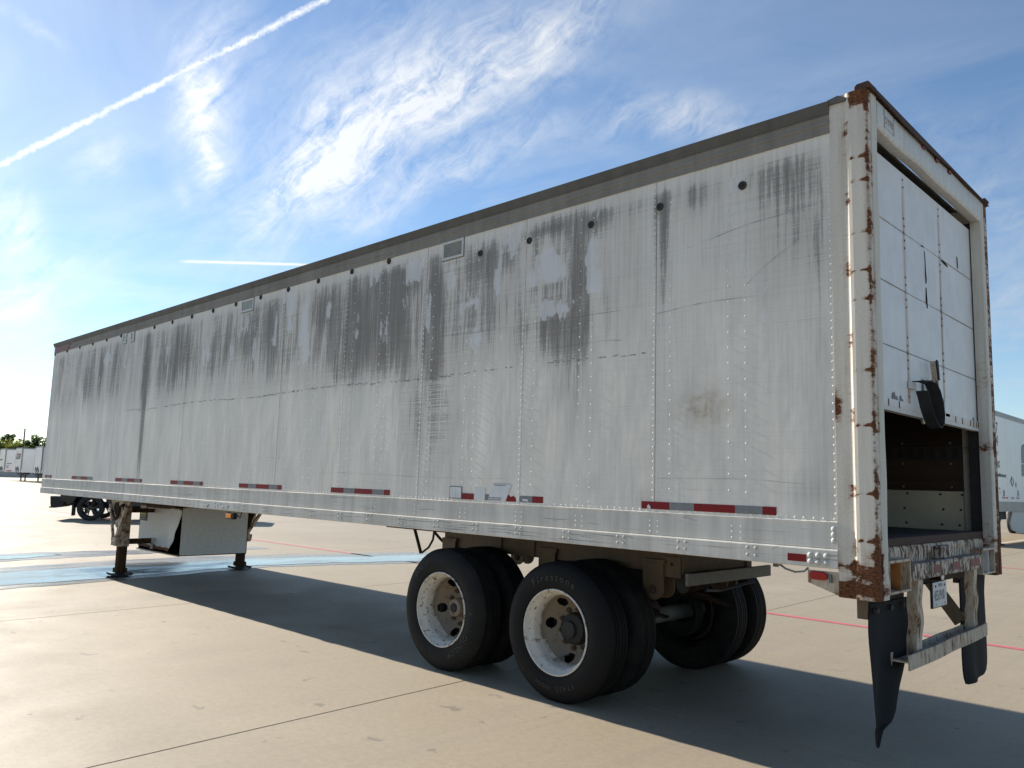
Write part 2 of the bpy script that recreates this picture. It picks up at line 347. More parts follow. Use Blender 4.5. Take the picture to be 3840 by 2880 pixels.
MT['tyre_brown'] = tyre_material('dusty_tyre', 1.25, 0.45); MT['tyre_black'] = tyre_material('black_tyre', 0.8, 0.15); MT['tyre_in'] = tyre_material('worn_tyre', 0.9, 0.5)
MT['lettering'] = plain('tyre_lettering', (0.028, 0.026, 0.024), 0.6, 0, 0.2)
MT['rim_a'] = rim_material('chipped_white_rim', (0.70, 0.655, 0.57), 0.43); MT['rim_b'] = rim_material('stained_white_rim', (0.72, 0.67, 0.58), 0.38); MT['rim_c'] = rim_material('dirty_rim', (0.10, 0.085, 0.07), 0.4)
MT['nut'] = plain('rusty_nut', (0.13, 0.08, 0.045), 0.75, 0, 0.4, 40)
MT['red'] = plain('red_reflective_tape', (0.20, 0.008, 0.010), 0.6, 0, 0.18, 20, spec=0.25); MT['silver'] = plain('grey_reflective_tape', (0.20, 0.21, 0.215), 0.6, 0, 0.15, 20, spec=0.25)
MT['redlens'] = plain('red_lens', (0.33, 0.006, 0.008), 0.15, 0, 0.15, 30); MT['amber'] = plain('amber_lens', (0.80, 0.25, 0.012), 0.15, 0, 0.12, 30)
MT['redold'] = plain('weathered_red_lens', (0.16, 0.02, 0.02), 0.5, 0, 0.3, 30)
MT['whitelens'] = plain('white_lens', (0.7, 0.7, 0.66), 0.2, 0, 0.1, 30)
MT['door'] = door_material()
MT['seal'] = plain('door_seal', (0.028, 0.025, 0.022), 0.7, 0, 0.4, 20)
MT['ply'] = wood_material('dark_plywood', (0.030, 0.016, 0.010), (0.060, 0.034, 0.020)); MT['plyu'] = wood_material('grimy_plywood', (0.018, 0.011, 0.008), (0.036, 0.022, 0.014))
MT['scuff'] = plain('beige_scuff_panel', (0.50, 0.42, 0.29), 0.55, 0, 0.12, 4)
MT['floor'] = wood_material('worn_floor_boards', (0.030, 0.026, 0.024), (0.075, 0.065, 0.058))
MT['pane'] = plain('yellowed_vent_pane', (0.19, 0.175, 0.115), 0.3, 0, 0.2, 9)
MT['ventframe'] = plain('white_vent_frame', (0.55, 0.55, 0.52), 0.5, 0, 0.15, 20)
MT['sticker'] = plain('white_sticker', (0.62, 0.63, 0.64), 0.45, 0, 0.06, 9); MT['ink'] = plain('black_ink', (0.02, 0.02, 0.022), 0.6, 0, 0.1)
MT['scuffmark'] = plain('grey_scuff', (0.22, 0.21, 0.20), 0.7, 0, 0.35, 14)
MT['greyink'] = plain('grey_ink', (0.10, 0.105, 0.10), 0.6, 0, 0.1)
MT['plate'] = plain('white_plate', (0.55, 0.56, 0.55), 0.4, 0, 0.08, 30); MT['rustink'] = plain('rust_brown_stencil', (0.24, 0.15, 0.08), 0.7, 0, 0.3, 60)
MT['yellow'] = plain('faded_yellow_print', (0.55, 0.42, 0.10), 0.6, 0, 0.15)
MT['emblem'] = rusty('faded_red_plate', (0.19, 0.045, 0.05), 0.3, (0.45, 0.43, 0.42), (0.10, 0.03, 0.03), scale=30)
MT['concrete'] = concrete_material(); MT['joint'] = plain('joint_filler', (0.03, 0.028, 0.026), 0.9)
MT['water'] = wet_material('standing_water', 0.05, 0.26, (0.12, 0.105, 0.085)); MT['damp'] = wet_material('damp_concrete', 0.22, 0.34, (0.19, 0.16, 0.12))
MT['redline'] = plain('faded_red_paint', (0.55, 0.11, 0.13), 0.6, 0, 0.2, 7); MT['whiteline'] = plain('faded_white_paint', (0.66, 0.64, 0.60), 0.6, 0, 0.15, 5)
MT['tw'] = plain('white_trailer_paint', (0.80, 0.79, 0.77), 0.4, 0, 0.06, 1); MT['tn'] = plain('shaded_white_nose_paint', (0.62, 0.64, 0.66), 0.4, 0, 0.06, 1); MT['tgrey'] = plain('grey_trailer_rail', (0.27, 0.27, 0.275), 0.45, 0, 0.1, 2)  # the nose white is darker and cooler: its shade is put into the colour
MT['skirt'] = plain('white_side_skirt', (0.47, 0.47, 0.45), 0.45, 0, 0.08, 1); MT['tred'] = plain('red_sign_paint', (0.42, 0.03, 0.03), 0.5, 0, 0.05); MT['teal'] = plain('blue_grey_emblem', (0.075, 0.125, 0.16), 0.45, 0, 0.05); MT['gold'] = plain('tan_emblem_edge', (0.40, 0.31, 0.16), 0.5, 0, 0.05)
MT['logo'] = plain('dark_logo_panel', (0.05, 0.05, 0.055), 0.5, 0, 0.1); MT['navy'] = plain('navy_lettering', (0.02, 0.04, 0.12), 0.5, 0, 0.1)
MT['truck'] = plain('black_truck_paint', (0.008, 0.009, 0.012), 0.25, 0, 0.1); MT['glass'] = plain('dark_glass', (0.01, 0.012, 0.014), 0.05, 0, 0.1)
MT['lotwall'] = plain('grey_concrete_wall', (0.40, 0.395, 0.37), 0.85, 0, 0.1, 0.5)
MT['pole'] = plain('dark_lamp_pole', (0.05, 0.05, 0.055), 0.5); MT['bark'] = plain('grey_brown_bark', (0.09, 0.07, 0.05), 0.9, 0, 0.3, 3)
MT['leaf0'] = leaf_material('dark_green_leaves', (0.022, 0.042, 0.014), (0.055, 0.095, 0.028)); MT['leaf1'] = leaf_material('yellow_green_leaves', (0.07, 0.10, 0.022), (0.15, 0.18, 0.045))
MT['ear'] = plain('torn_dark_gap', (0.012, 0.009, 0.007), 0.9)

# ------------------------------------------------------------------ mesh helper
class MB:
    def __init__(s): s.v = []; s.f = []; s.c = None
    def add(s, vs, fs):
        o = len(s.v); s.v += [tuple(p) for p in vs]; s.f += [tuple(i+o for i in f) for f in fs]; return s
    def box(s, x0, x1, y0, y1, z0, z1):
        return s.add([(x, y, z) for x in (x0, x1) for y in (y0, y1) for z in (z0, z1)],
                     [(0, 1, 3, 2), (4, 6, 7, 5), (0, 4, 5, 1), (2, 3, 7, 6), (0, 2, 6, 4), (1, 5, 7, 3)])
    def prism(s, pts, axis, a, b):
        """polygon of 2-D points pushed along an axis: x takes (y,z), y takes (x,z), z takes (x,y)"""
        n = len(pts)
        mk = {'x': lambda p, h: (h, p[0], p[1]), 'y': lambda p, h: (p[0], h, p[1]), 'z': lambda p, h: (p[0], p[1], h)}[axis]
        return s.add([mk(p, a) for p in pts]+[mk(p, b) for p in pts],
                     [tuple(range(n))[::-1], tuple(range(n, 2*n))]+[(i, (i+1) % n, n+(i+1) % n, n+i) for i in range(n)])
    def tube(s, pts, r, n=8, cap=True):
        pts = [Vector(p) for p in pts]; rings = []; prev = None
        rs = r if isinstance(r, (list, tuple)) else [r]*len(pts)
        for i, p in enumerate(pts):
            t = (pts[min(i+1, len(pts)-1)]-pts[max(i-1, 0)]).normalized()
            if prev is None: a = t.cross(Vector((0, 0, 1)) if abs(t.z) < 0.9 else Vector((1, 0, 0))).normalized()
            else: a = (prev - t*prev.dot(t)).normalized()
            prev = a; b = t.cross(a)
            rings.append([p+(a*math.cos(2*math.pi*k/n)+b*math.sin(2*math.pi*k/n))*rs[i] for k in range(n)])
        vs = [v for q in rings for v in q]; fs = []
        for i in range(len(rings)-1):
            for k in range(n): fs.append((i*n+k, i*n+(k+1) % n, (i+1)*n+(k+1) % n, (i+1)*n+k))
        if cap: fs.append(tuple(range(n))[::-1]); fs.append(tuple(range(len(vs)-n, len(vs))))
        return s.add(vs, fs)
    def lathe(s, prof, c, axis='y', n=48, closed=False):
        """prof: (radius, height along axis)"""
        vs = []; fs = []; m = len(prof)
        for k in range(n):
            a = 2*math.pi*k/n; ca, sa = math.cos(a), math.sin(a)
            for r, h in prof:
                if axis == 'y': vs.append((c[0]+r*ca, c[1]+h, c[2]+r*sa))
                elif axis == 'x': vs.append((c[0]+h, c[1]+r*ca, c[2]+r*sa))
                else: vs.append((c[0]+r*ca, c[1]+r*sa, c[2]+h))
        for k in range(n):
            k2 = (k+1) % n
            for j in range(m if closed else m-1):
                j2 = (j+1) % m; fs.append((k*m+j, k*m+j2, k2*m+j2, k2*m+j))
        return s.add(vs, fs)
    def grid(s, fn, nu, nv, thick=None):
        vs = [fn(i/nu, j/nv) for j in range(nv+1) for i in range(nu+1)]
        return s.add(vs, [(j*(nu+1)+i, j*(nu+1)+i+1, (j+1)*(nu+1)+i+1, (j+1)*(nu+1)+i) for j in range(nv) for i in range(nu)])
    def beam(s, a, b, wd, ht, upv=(0, 0, 1)):
        a, b = Vector(a), Vector(b); t = (b-a).normalized(); q = t.cross(Vector(upv)).normalized(); p = q.cross(t)
        vs = [e+q*(sx*wd/2)+p*(sz*ht/2) for e in (a, b) for sx in (-1, 1) for sz in (-1, 1)]
        return s.add(vs, [(0, 1, 3, 2), (4, 6, 7, 5), (0, 4, 5, 1), (2, 3, 7, 6), (0, 2, 6, 4), (1, 5, 7, 3)])
    def mesh(s, name, smooth=False, attr=None):
        me = bpy.data.meshes.new(name); me.from_pydata(s.v, [], s.f); me.validate(); 
        if attr is not None:
            an, fn = attr; la = me.color_attributes.new(an, 'FLOAT_COLOR', 'POINT')
            la.data.foreach_set('color', np.array([fn(*p) for p in s.v], np.float32).ravel())
        import bmesh
        bm = bmesh.new(); bm.from_mesh(me); bmesh.ops.recalc_face_normals(bm, faces=bm.faces); bm.to_mesh(me); bm.free()
        if smooth:
            me.polygons.foreach_set('use_smooth', [True]*len(me.polygons)); me.set_sharp_from_angle(angle=R(38))
        return me
    def build(s, name, mat, parent=None, smooth=False, bevel=0, attr=None, **props):
        o = link(name, s.mesh(name, smooth, attr), mat, parent)
        if bevel:
            bv = o.modifiers.new('bevel', 'BEVEL'); bv.width = bevel; bv.segments = 2; bv.limit_method = 'ANGLE'; bv.angle_limit = R(40)
        for k, v in props.items(): o[k] = v
        return o
def link(name, me, mat, parent=None):
    o = bpy.data.objects.new(name, me)
    if mat is not None and not me.materials: me.materials.append(MT[mat] if isinstance(mat, str) else mat)
    COL.objects.link(o)
    if parent is not None: o.parent = parent
    return o
def empty(name, loc=(0, 0, 0), label=None, cat=None, group=None):
    o = bpy.data.objects.new(name, None); COL.objects.link(o); o.location = loc; o.empty_display_size = 0.3
    tag(o, label, cat, group); return o
def tag(o, label=None, cat=None, group=None, kind=None):
    for k, v in (('label', label), ('category', cat), ('group', group), ('kind', kind)):
        if v: o[k] = v
    return o
def text_mesh(txt, size, extrude=0.0, shear=0.0, spacing=1.0, align='LEFT', sx=1.0):
    cu = bpy.data.curves.new('lettering', 'FONT'); cu.body = txt; cu.size = size; cu.extrude = extrude; cu.shear = shear
    cu.space_character = spacing; cu.align_x = align; cu.resolution_u = 3
    o = bpy.data.objects.new('lettering', cu); COL.objects.link(o)
    dg = bpy.context.evaluated_depsgraph_get(); dg.update()
    me = bpy.data.meshes.new_from_object(o.evaluated_get(dg)); bpy.data.objects.remove(o); bpy.data.curves.remove(cu)
    for v in me.vertices: v.co.x *= sx
    me.materials.clear(); return me
def text(txt, size, origin, ax, ay, mat, parent, name='lettering', extrude=0.0006, **kw):
    me = text_mesh(txt, size, extrude, **kw); ax, ay = Vector(ax), Vector(ay); az = ax.cross(ay); o0 = Vector(origin)
    for v in me.vertices: v.co = o0 + ax*v.co.x + ay*v.co.y + az*v.co.z
    return link(name, me, mat, parent)
def arc_text(txt, size, c, rad, a0, yface, mat, parent, extrude=0.003, **kw):
    """raised letters clockwise round a wheel centre, read from the -Y side, tops outwards"""
    me = text_mesh(txt, size, extrude, align='CENTER', **kw)
    for v in me.vertices:
        r_ = rad + v.co.y; a = a0 - v.co.x/rad
        v.co = Vector((c[0]+r_*math.cos(a), yface(r_) - v.co.z, c[2]+r_*math.sin(a)))
    return link('lettering', me, mat, parent)

# ------------------------------------------------------------------ ground
SX, SY, SKEW = 4.87, 5.1, -0.047
J0, K0 = -2.99, 0.52
far = MB()
far.add([(-900, -700, -0.02), (900, -700, -0.02), (900, 900, -0.02), (-900, 900, -0.02)], [(0, 1, 2, 3)])
base = far.build('ground', 'joint'); tag(base, kind='structure')
pav = empty('concrete_pavement'); tag(pav, kind='structure')
def slab_pts(i, j, g=0.0045):
    pts = []
    for a, b in ((0, 0), (1, 0), (1, 1), (0, 1)):
        x = J0 + (i+a)*SX; y = K0 + (j+b)*SY
        x += SKEW*y; x += g if a == 0 else -g; y += g if b == 0 else -g
        pts.append((x, y))
    return pts
I0, I1, Q0, Q1 = -11, 4, -3, 9
sl = MB()
p0 = slab_pts(0, 0); ox, oy = p0[0]
loc = [(x-ox, y-oy) for x, y in p0]; ins = [(x-ox, y-oy) for x, y in slab_pts(0, 0, 0.0075)]
sl.add([(x, y, -0.02) for x, y in loc]+[(x, y, -0.003) for x, y in loc]+[(x, y, 0.0) for x, y in ins],
       [(4*k+i, 4*k+(i+1) % 4, 4*k+4+(i+1) % 4, 4*k+4+i) for k in (0, 1) for i in range(4)]+[(8, 9, 10, 11)])
slab_me = sl.mesh('concrete_slab')
for i in range(I0, I1):
    for j in range(Q0, Q1):
        q = slab_pts(i, j)[0]; o = link('concrete_slab', slab_me, 'concrete', pav); o.location = (q[0], q[1], 0)
# beyond the separate slabs one sheet carries on
ex = MB(); xa, xb = J0+I0*SX, J0+I1*SX; ya, yb = K0+Q0*SY, K0+Q1*SY
def sk(x, y): return (x+SKEW*y, y, 0.0)
for (x0, x1, y0, y1) in ((-900, xa, -700, 900), (xb, 900, -700, 900), (xa, xb, -700, ya), (xa, xb, yb, 900)):
    ex.add([sk(x0, y0), sk(x1, y0), sk(x1, y1), sk(x0, y1)], [(0, 1, 2, 3)])
ex.build('outer_pavement', 'concrete', pav)
def painted(name, pts_a, pts_b, wd, mat, z=0.004):
    mb = MB(); a, b = Vector((*pts_a, z)), Vector((*pts_b, z)); n = (b-a).cross(Vector((0, 0, 1))).normalized()*wd/2
    k = max(2, int((b-a).length/0.35)); vs = []
    for i in range(k+1):
        c = a+(b-a)*(i/k); e1 = n*(1+random.uniform(-.07, .07)); e2 = n*(1+random.uniform(-.07, .07)); vs += [c+e1, c-e2]
    mb.add(vs, [(2*i, 2*i+1, 2*i+3, 2*i+2) for i in range(k)])
    return tag(mb.build(name, mat), kind='structure')
painted('red_line', (-60, 5.50), (30, 5.36), 0.105, 'redline')
painted('red_line', (-60, 16.2), (30, 16.6), 0.12, 'redline')
painted('white_line', (-5.6, 24.2), (-5.8, 45), 0.12, 'whiteline')
painted('white_line', (-42.5, -8), (-42.3, 40), 0.30, 'whiteline')
painted('white_line', (-74, 4), (-76, 45), 0.35, 'whiteline')
painted('white_line', (-88, 14), (-89.5, 18.6), 0.6, 'whiteline')
painted('white_line', (-37, 4.55), (-29, 4.9), 0.16, 'whiteline')
def puddle(name, edge_a, edge_b, mat, z):
    """strip between two polylines of the same length"""
    mb = MB(); n = 60
    def samp(pl, t):
        t *= len(pl)-1; i = min(int(t), len(pl)-2); f = t-i; f = f*f*(3-2*f)*.5+f*.5
        return Vector(pl[i]).lerp(Vector(pl[i+1]), f)
    vs = []
    for i in range(n+1):
        a = samp(edge_a, i/n); b = samp(edge_b, i/n); t = (b-a)
        j1 = math.sin(i*.9)*.03+random.uniform(-.03, .03); j2 = math.sin(i*.7+2)*.03+random.uniform(-.03, .03)
        for q in range(5):
            c = a+t*(q/4)+t.normalized()*(j1*(1-q/4)+j2*(q/4)); vs.append((c.x, c.y, z))
    mb.add(vs, [(i*5+q, i*5+q+1, i*5+q+6, i*5+q+5) for i in range(n) for q in range(4)])
    return tag(mb.build(name, mat), kind='structure')
nearE = [(-10.35, -6), (-10.4, -3), (-10.55, -1.3), (-10.75, 0.17), (-11.05, 1.6), (-11.25, 2.7), (-10.95, 4.2), (-10.5, 5.4), (-10.2, 7.5)]
farE = [(-11.6, -6), (-11.8, -3), (-12.05, -1.0), (-12.3, 0.4), (-12.45, 1.6), (-12.4, 2.84), (-11.95, 4.4), (-11.45, 6.3), (-11.0, 7.8)]
puddle('damp_patch', [(x+.32, y) for x, y in nearE], [(x-.75, y) for x, y in farE], 'damp', 0.004)
puddle('puddle', nearE, farE, 'water', 0.008)
puddle('damp_patch', [(-13.6, -4), (-13.75, -1), (-14.0, 0.6), (-14.2, 2.4), (-14.1, 4.5)], [(-15.1, -4), (-15.25, -1), (-15.15, 0.6), (-15.0, 2.4), (-14.6, 4.5)], 'damp', 0.004)
puddle('puddle', [(-13.9, -4), (-14.0, -1.2), (-14.1, -.4), (-14.5, 0.55)], [(-14.9, -4), (-15.0, -1.2), (-14.95, -.4), (-14.8, 0.55)], 'water', 0.008)

# ------------------------------------------------------------------ the trailer
T = empty('semi_trailer', (0, 0, 0), 'old white box trailer with peeling dirty side, rusty rear frame and half open roll-up door', 'trailer')
XF, WD, S = -14.2167, 2.433, 1.2192
ZB, ZST, ZBD, ZP, ZT = 1.138, 1.246, 1.389, 3.634, 3.819

# wear masks on the near side: (x, z, sx, sz, amount)
GR = [(-3.53,3.0,.10,.45,1.0),(-3.5,2.6,.10,.35,.9),(-3.48,2.1,.07,.5,.7),(-2.2,3.56,.22,.09,.9),(-1.83,3.5,.22,.12,.95),(-1.9,3.2,.11,.30,1.0),(-2.05,2.72,.30,.22,.8),(-1.95,2.3,.2,.4,.6),(-2.33,3.33,.05,.2,.5),
 (-2.85,3.36,.22,.14,1.0),(-2.95,3.0,.2,.3,.5),(-4.08,3.36,.32,.16,.9),(-4.2,3.0,.5,.35,.65),(-4.82,3.33,.10,.2,.7),(-5.3,3.28,.25,.2,.75),(-5.1,3.0,.14,.4,.9),(-4.95,2.75,.16,.3,.8),(-4.5,3.1,.3,.4,.6),(-6.35,3.15,.16,.45,.95),(-6.9,3.2,.3,.3,.6),
 (-7.6,3.1,.35,.35,.55),(-8.9,3.1,.16,.4,.9),(-8.6,3.2,.3,.3,.6),(-9.3,3.0,.2,.4,.55),(-9.9,3.2,.09,.5,1.0),(-9.86,2.4,.075,.8,1.0),(-9.85,1.7,.06,.5,.8),(-11.7,3.2,.08,.35,.75),(-12.3,3.1,.4,.4,.35),(-13.7,3.2,.1,.4,.6),(-11.1,3.2,.3,.35,.4),
 (-.31,3.45,.22,.18,.8),(-.25,3.1,.28,.35,.5),(-.1,2.1,.08,.7,.45),(-1.18,3.4,.06,.22,.9),(-1.16,3.0,.05,.4,.5),(-.92,3.45,.1,.15,.6),(-3.7,2.1,.12,.38,.85),(-3.35,2.1,.16,.38,.7),(-3.86,2.2,.12,.5,.4),(-1.0,3.5,.6,.1,.25),(-2.6,2.3,.5,.4,.12),(-4.4,2.6,.6,.3,.3),(-1.3,1.48,.08,.06,.5),(-.2,1.55,.18,.08,.35)]
PE = [(-2.18,3.15,.20,.15,1.1),(-2.25,3.30,.14,.05,.7),(-1.77,3.19,.09,.20,1.1),(-1.74,3.0,.09,.06,.8),(-2.18,2.87,.20,.06,1.0),(-2.75,3.2,.06,.18,.7),(-3.03,2.72,.10,.10,1.0),(-3.05,3.05,.09,.06,.9),(-3.3,3.3,.06,.18,.8),(-3.62,3.1,.05,.3,.8),(-3.58,2.7,.04,.3,.6),
 (-5.7,3.1,.09,.26,1.0),(-5.62,2.85,.06,.14,.9),(-6.0,3.35,.08,.25,.9),(-4.2,2.9,.10,.12,.8),(-4.4,3.45,.2,.08,.6),(-3.85,3.45,.16,.12,.8),(-2.7,2.72,.07,.08,.8),(-.45,2.78,.09,.14,.7),(-.42,2.55,.05,.1,.5),(-.62,3.45,.12,.10,.6),(-2.62,3.45,.12,.12,.5),(-4.7,3.0,.05,.2,.7),(-5.25,3.1,.05,.25,.7),(-6.3,3.2,.05,.3,.7),(-6.75,3.0,.07,.2,.6),(-7.3,2.9,.06,.3,.6),(-4.0,3.1,.06,.12,.7),(-3.2,2.95,.05,.2,.7),(-2.0,2.75,.12,.05,.6),(-8.0,3.1,.1,.2,.6),(-9.2,3.2,.1,.2,.6),(-2.42,2.6,.05,.3,.4),
 (-3.5,2.48,.3,.025,.7),(-2.2,2.53,.2,.03,.6),(-11.5,3.3,.18,.14,.8),(-11.75,3.0,.06,.1,.7),(-13.4,3.2,.1,.2,.6),(-10.6,3.1,.1,.08,.5),(-7.0,3.3,.2,.14,.6),(-8.4,3.3,.12,.12,.5),(-6.6,2.6,.2,.1,.5),(-12.6,2.9,.06,.15,.5)]
NEG = [(-1.95,3.30,.055,.28,1.1),(-2.2,3.02,.20,.03,.9),(-2.1,3.33,.12,.025,.7),(-2.25,3.50,.2,.05,.6),(-1.9,3.06,.06,.08,.8),(-3.52,3.2,.05,.2,.6),(-5.4,3.0,.05,.4,.8),(-5.85,3.2,.03,.3,.7),(-4.1,3.1,.05,.3,.6)]
def wearf(x, y, z):
    g = sum(a*math.exp(-((x-cx)/sx)**2-((z-cz)/sz)**2) for cx, cz, sx, sz, a in GR if abs(x-cx) < 3*sx and abs(z-cz) < 3*sz)
    top = min(1, max(0, (z-2.3)/0.5))*0.36 + (0.17*max(0, min(1, (z-2.36)/.3)) if x < -2.4 else 0); g += top*(1 if x < -1.2 else .45)
    if z > 3.52: g *= max(.25, 1-(z-3.52)*8)
    p = sum(a*math.exp(-((x-cx)/sx)**2-((z-cz)/sz)**2) for cx, cz, sx, sz, a in PE if abs(x-cx) < 3*sx and abs(z-cz) < 3*sz)
    p += 0.30*max(0, min(1, (z-3.45)/0.08))*(1 if -8 < x < -1.2 else .5)
    p += 0.17*max(0, min(1, (z-2.5)/0.3))*(1 if x < -1.2 else .3)
    ng = sum(a*math.exp(-((x-cx)/sx)**2-((z-cz)/sz)**2) for cx, cz, sx, sz, a in NEG if abs(x-cx) < 3*sx and abs(z-cz) < 3*sz)
    p = max(0, p-ng); g += .5*ng
    wp = max(0, min(1, (2.46-z)/0.05))*max(0, min(1, (z-1.55)/0.1))*(1 if -5 < x < -2.7 else .35)
    st = math.exp(-((x+.86)/.16)**2-((z-2.06)/.10)**2)+.35*math.exp(-((x+1.76)/.07)**2-((z-1.56)/.05)**2)
    return (min(1.3, g), min(1.3, p), wp, min(1, st))

def side_panel(x0, x1, k):
    """one aluminium sheet of the near wall, slightly oil-canned"""
    g = 0.0022; x0 += g; x1 -= g; nx = max(4, int(round((x1-x0)/0.06))); nz = 34; y = -0.0006*(k % 2)
    vs = []; fs = []
    for j in range(nz+1):
        for i in range(nx+1):
            x = x0+(x1-x0)*i/nx; z = ZBD+0.004+(ZP+0.004-ZBD-0.004)*j/nz
            yy = y+0.0022*math.sin(x*5.1+z*1.3)*math.sin(z*2.7+x*1.9)*math.sin(math.pi*i/nx)
            vs.append((x, yy, z))
    n = len(vs); w_ = nx+1
    vs += [(v[0], 0.006, v[2]) for v in vs]
    for j in range(nz):
        for i in range(nx):
            a = j*w_+i; fs.append((a, a+1, a+w_+1, a+w_))
    rim = [i for i in range(w_)]+[j*w_+nx for j in range(1, nz+1)]+[nz*w_+i for i in range(nx-1, -1, -1)]+[j*w_ for j in range(nz-1, 0, -1)]
    for a, b in zip(rim, rim[1:]+rim[:1]): fs.append((a, b, n+b, n+a))
    mb = MB(); mb.v = vs; mb.f = fs
    o = mb.build('side_panel', 'wall', T, smooth=True, attr=('wear', wearf)); return o
edges = [0.0-0.021]+[-(k+1)*S for k in range(11)]+[XF+0.04]
for k in range(12): side_panel(edges[k+1], edges[k], k)

MB().box(XF+.05, -0.02, 0.0075, 0.045, 1.16, 3.78).build('side_liner', 'plyu', T)
MB().box(XF+.05, -0.02, WD-.05, WD, 1.14, 3.80).build('far_side_wall', 'tw', T)
MB().box(XF, XF+.05, 0.09, WD-.09, 1.14, 3.79).build('front_wall', 'rail', T)
MB().box(XF+.03, -0.0, 0.02, WD-.02, 3.796, 3.814).build('roof', 'aludark', T)
MB().box(XF+.05, -.02, 0.046, WD-.052, 1.19, 1.262).build('underfloor', 'dark', T)
# top rail with a lip that leans outwards
prof = [(.0, ZP), (-.009, ZP), (-.009, ZP+.012), (-.005, ZP+.016), (-.005, ZP+.052), (-.011, ZP+.057), (-.011, ZP+.073), (-.005, ZP+.078), (-.004, ZP+.108), (-.010, ZP+.112), (-.004, ZP+.118), (-.028, ZT-.006), (-.028, ZT), (.03, ZT), (.03, ZP)]
tr = MB().prism(prof[:10]+[(-.004, ZP+.116), (.02, ZP+.116), (.02, ZP)], 'x', XF+.06, -.022).build('top_rail', 'alu', T)
MB().prism([(-.003, ZP+.117), (-.026, ZT-.006), (-.028, ZT+.001), (.03, ZT+.003), (.03, ZP+.117)], 'x', XF-.01, -.022).build('roof_lip', 'aludark', T)
MB().prism([(WD, ZP), (WD+.009, ZP), (WD+.009, ZP+.11), (WD+.026, ZT), (WD-.03, ZT+.002), (WD-.03, ZP)], 'x', XF, -.022).build('top_rail', 'alu', T)
# lower rails
up_ = [(.03, ZBD+.005), (0, ZBD+.005), (-.0075, ZBD+.0015), (-.0075, ZBD-.006), (-.005, ZBD-.009), (-.005, ZST+.0005), (.03, ZST+.0005)]
lo_ = [(.03, ZST), (-.004, ZST-.001), (-.004, ZST-.004), (-.0145, ZST-.0065), (-.0165, ZST-.012), (-.0165, ZB+.004), (-.012, ZB), (.02, ZB), (.02, ZB+.03), (.03, ZB+.03)]
MB().prism(up_, 'x', XF+.06, -.022).build('upper_side_rail', 'rail', T)
MB().prism(lo_, 'x', XF+.06, -.022).build('lower_side_rail', 'rail', T)
MB().prism([(WD+(-q), z) for q, z in lo_], 'x', XF+.06, -.022).build('lower_side_rail', 'rail', T)
# scuffs scratched into the lower rails over the wheels
sc = MB()
for k in range(60):
    x = random.gauss(-2.9, 1.2); L_ = random.uniform(.08, .75)*random.random()+.05; z = random.choice([random.uniform(ZB+.012, ZST-.014), random.uniform(ZST+.006, ZBD-.05)])
    if x+L_ > -.45 or x < -6.5: continue
    y = -.0169 if z < ZST-.01 else -.0044
    h = random.uniform(.0006, .0022); dz = random.uniform(-.006, .006)
    sc.add([(x, y, z-h), (x+L_*.5, y, z+dz*.5-h), (x+L_, y, z+dz), (x+L_*.6, y, z+dz*.6+h), (x, y, z+h*.3)], [(0, 1, 2, 3, 4)])
sc.build('scratches', 'greyink', T, kind='stuff')
for x0, x1, zz_, n_, col in ((-.305, -.195, 1.163, 1, 'red'),): pass
# front corner post
cp = MB(); pts = [(XF+.06, -.004)]+[(XF+.07-.075*math.sin(a), .07-.075*math.cos(a)) for a in np.linspace(0.1, math.pi/2, 9)]+[(XF-.005, .12), (XF+.06, .12)]
cp.prism(pts, 'z', ZB, 3.745); cp.build('front_corner_post', 'rail', T, smooth=True)
MB().prism([(XF+.065, -.006)]+[(XF+.07-.08*math.sin(a), .07-.08*math.cos(a)) for a in np.linspace(0.1, math.pi/2, 9)]+[(XF-.01, .12), (XF+.065, .12)], 'z', 3.745, 3.775).build('corner_cap', 'header', T, smooth=True)
MB().prism([(x, WD-y) for x, y in pts], 'z', ZB, 3.745).build('front_corner_post', 'rail', T, smooth=True)
MB().prism([(XF+.062, ZP+.006), (XF+.80, ZP+.006), (XF+.93, ZP+.10), (XF+.062, ZP+.10)], 'y', -.0155, -.0125).build('maker_plate', 'emblem', T)
for k in range(9):
    MB().box(XF+.15+k*.075, XF+.16+k*.075+random.uniform(.005, .02), -.017, -.0156, ZP+.025+random.uniform(0, .02), ZP+.075).build('raised_letter', 'emblem', T)

# ---- rivets: one dome, the largest 290 as parts, the rest joined
rv = MB(); rr = .0068
prof_r = [(rr, 0.0), (rr*.86, -.0015), (rr*.5, -.0026), (0.0001, -.0030)]
rv.lathe(prof_r, (0, 0, 0), 'y', 7); rivet_me = rv.mesh('rivet', smooth=True)
spots = []; tops = []
for k in range(12):                                   # double row beside every seam, loose rows on the hidden posts
    xs = edges[k]-.014 if k else -.032
    for z in np.arange(ZBD+.05, ZP-.02, .047): spots.append((xs+random.uniform(-.001, .001), 0, z+random.uniform(-.003, .003)))
    if k < 11:
        for off in (-.105,): 
            for z in np.arange(ZBD+.06, ZP-.06, .096): spots.append((edges[k+1]+.115, 0, z))
    for off in (-.66, -.545):
        for z in np.arange(ZBD+.05, ZP-.06, .098):
            if edges[k]+off > edges[k+1]: spots.append((edges[k]+off, 0, z+(.01 if off == -.66 else 0)))
for x in np.arange(XF+.1, -.03, .0535): spots.append((x+random.uniform(-.008, .008), 0, ZBD+.018))
for x in np.arange(XF+.1, -.03, .055): tops.append((x, -.0052, ZP+.034 if int(x*18) % 7 else ZP+.026))
for x in np.arange(XF+1.0, -.03, .105): tops.append((x, -.0045, ZP+.092))
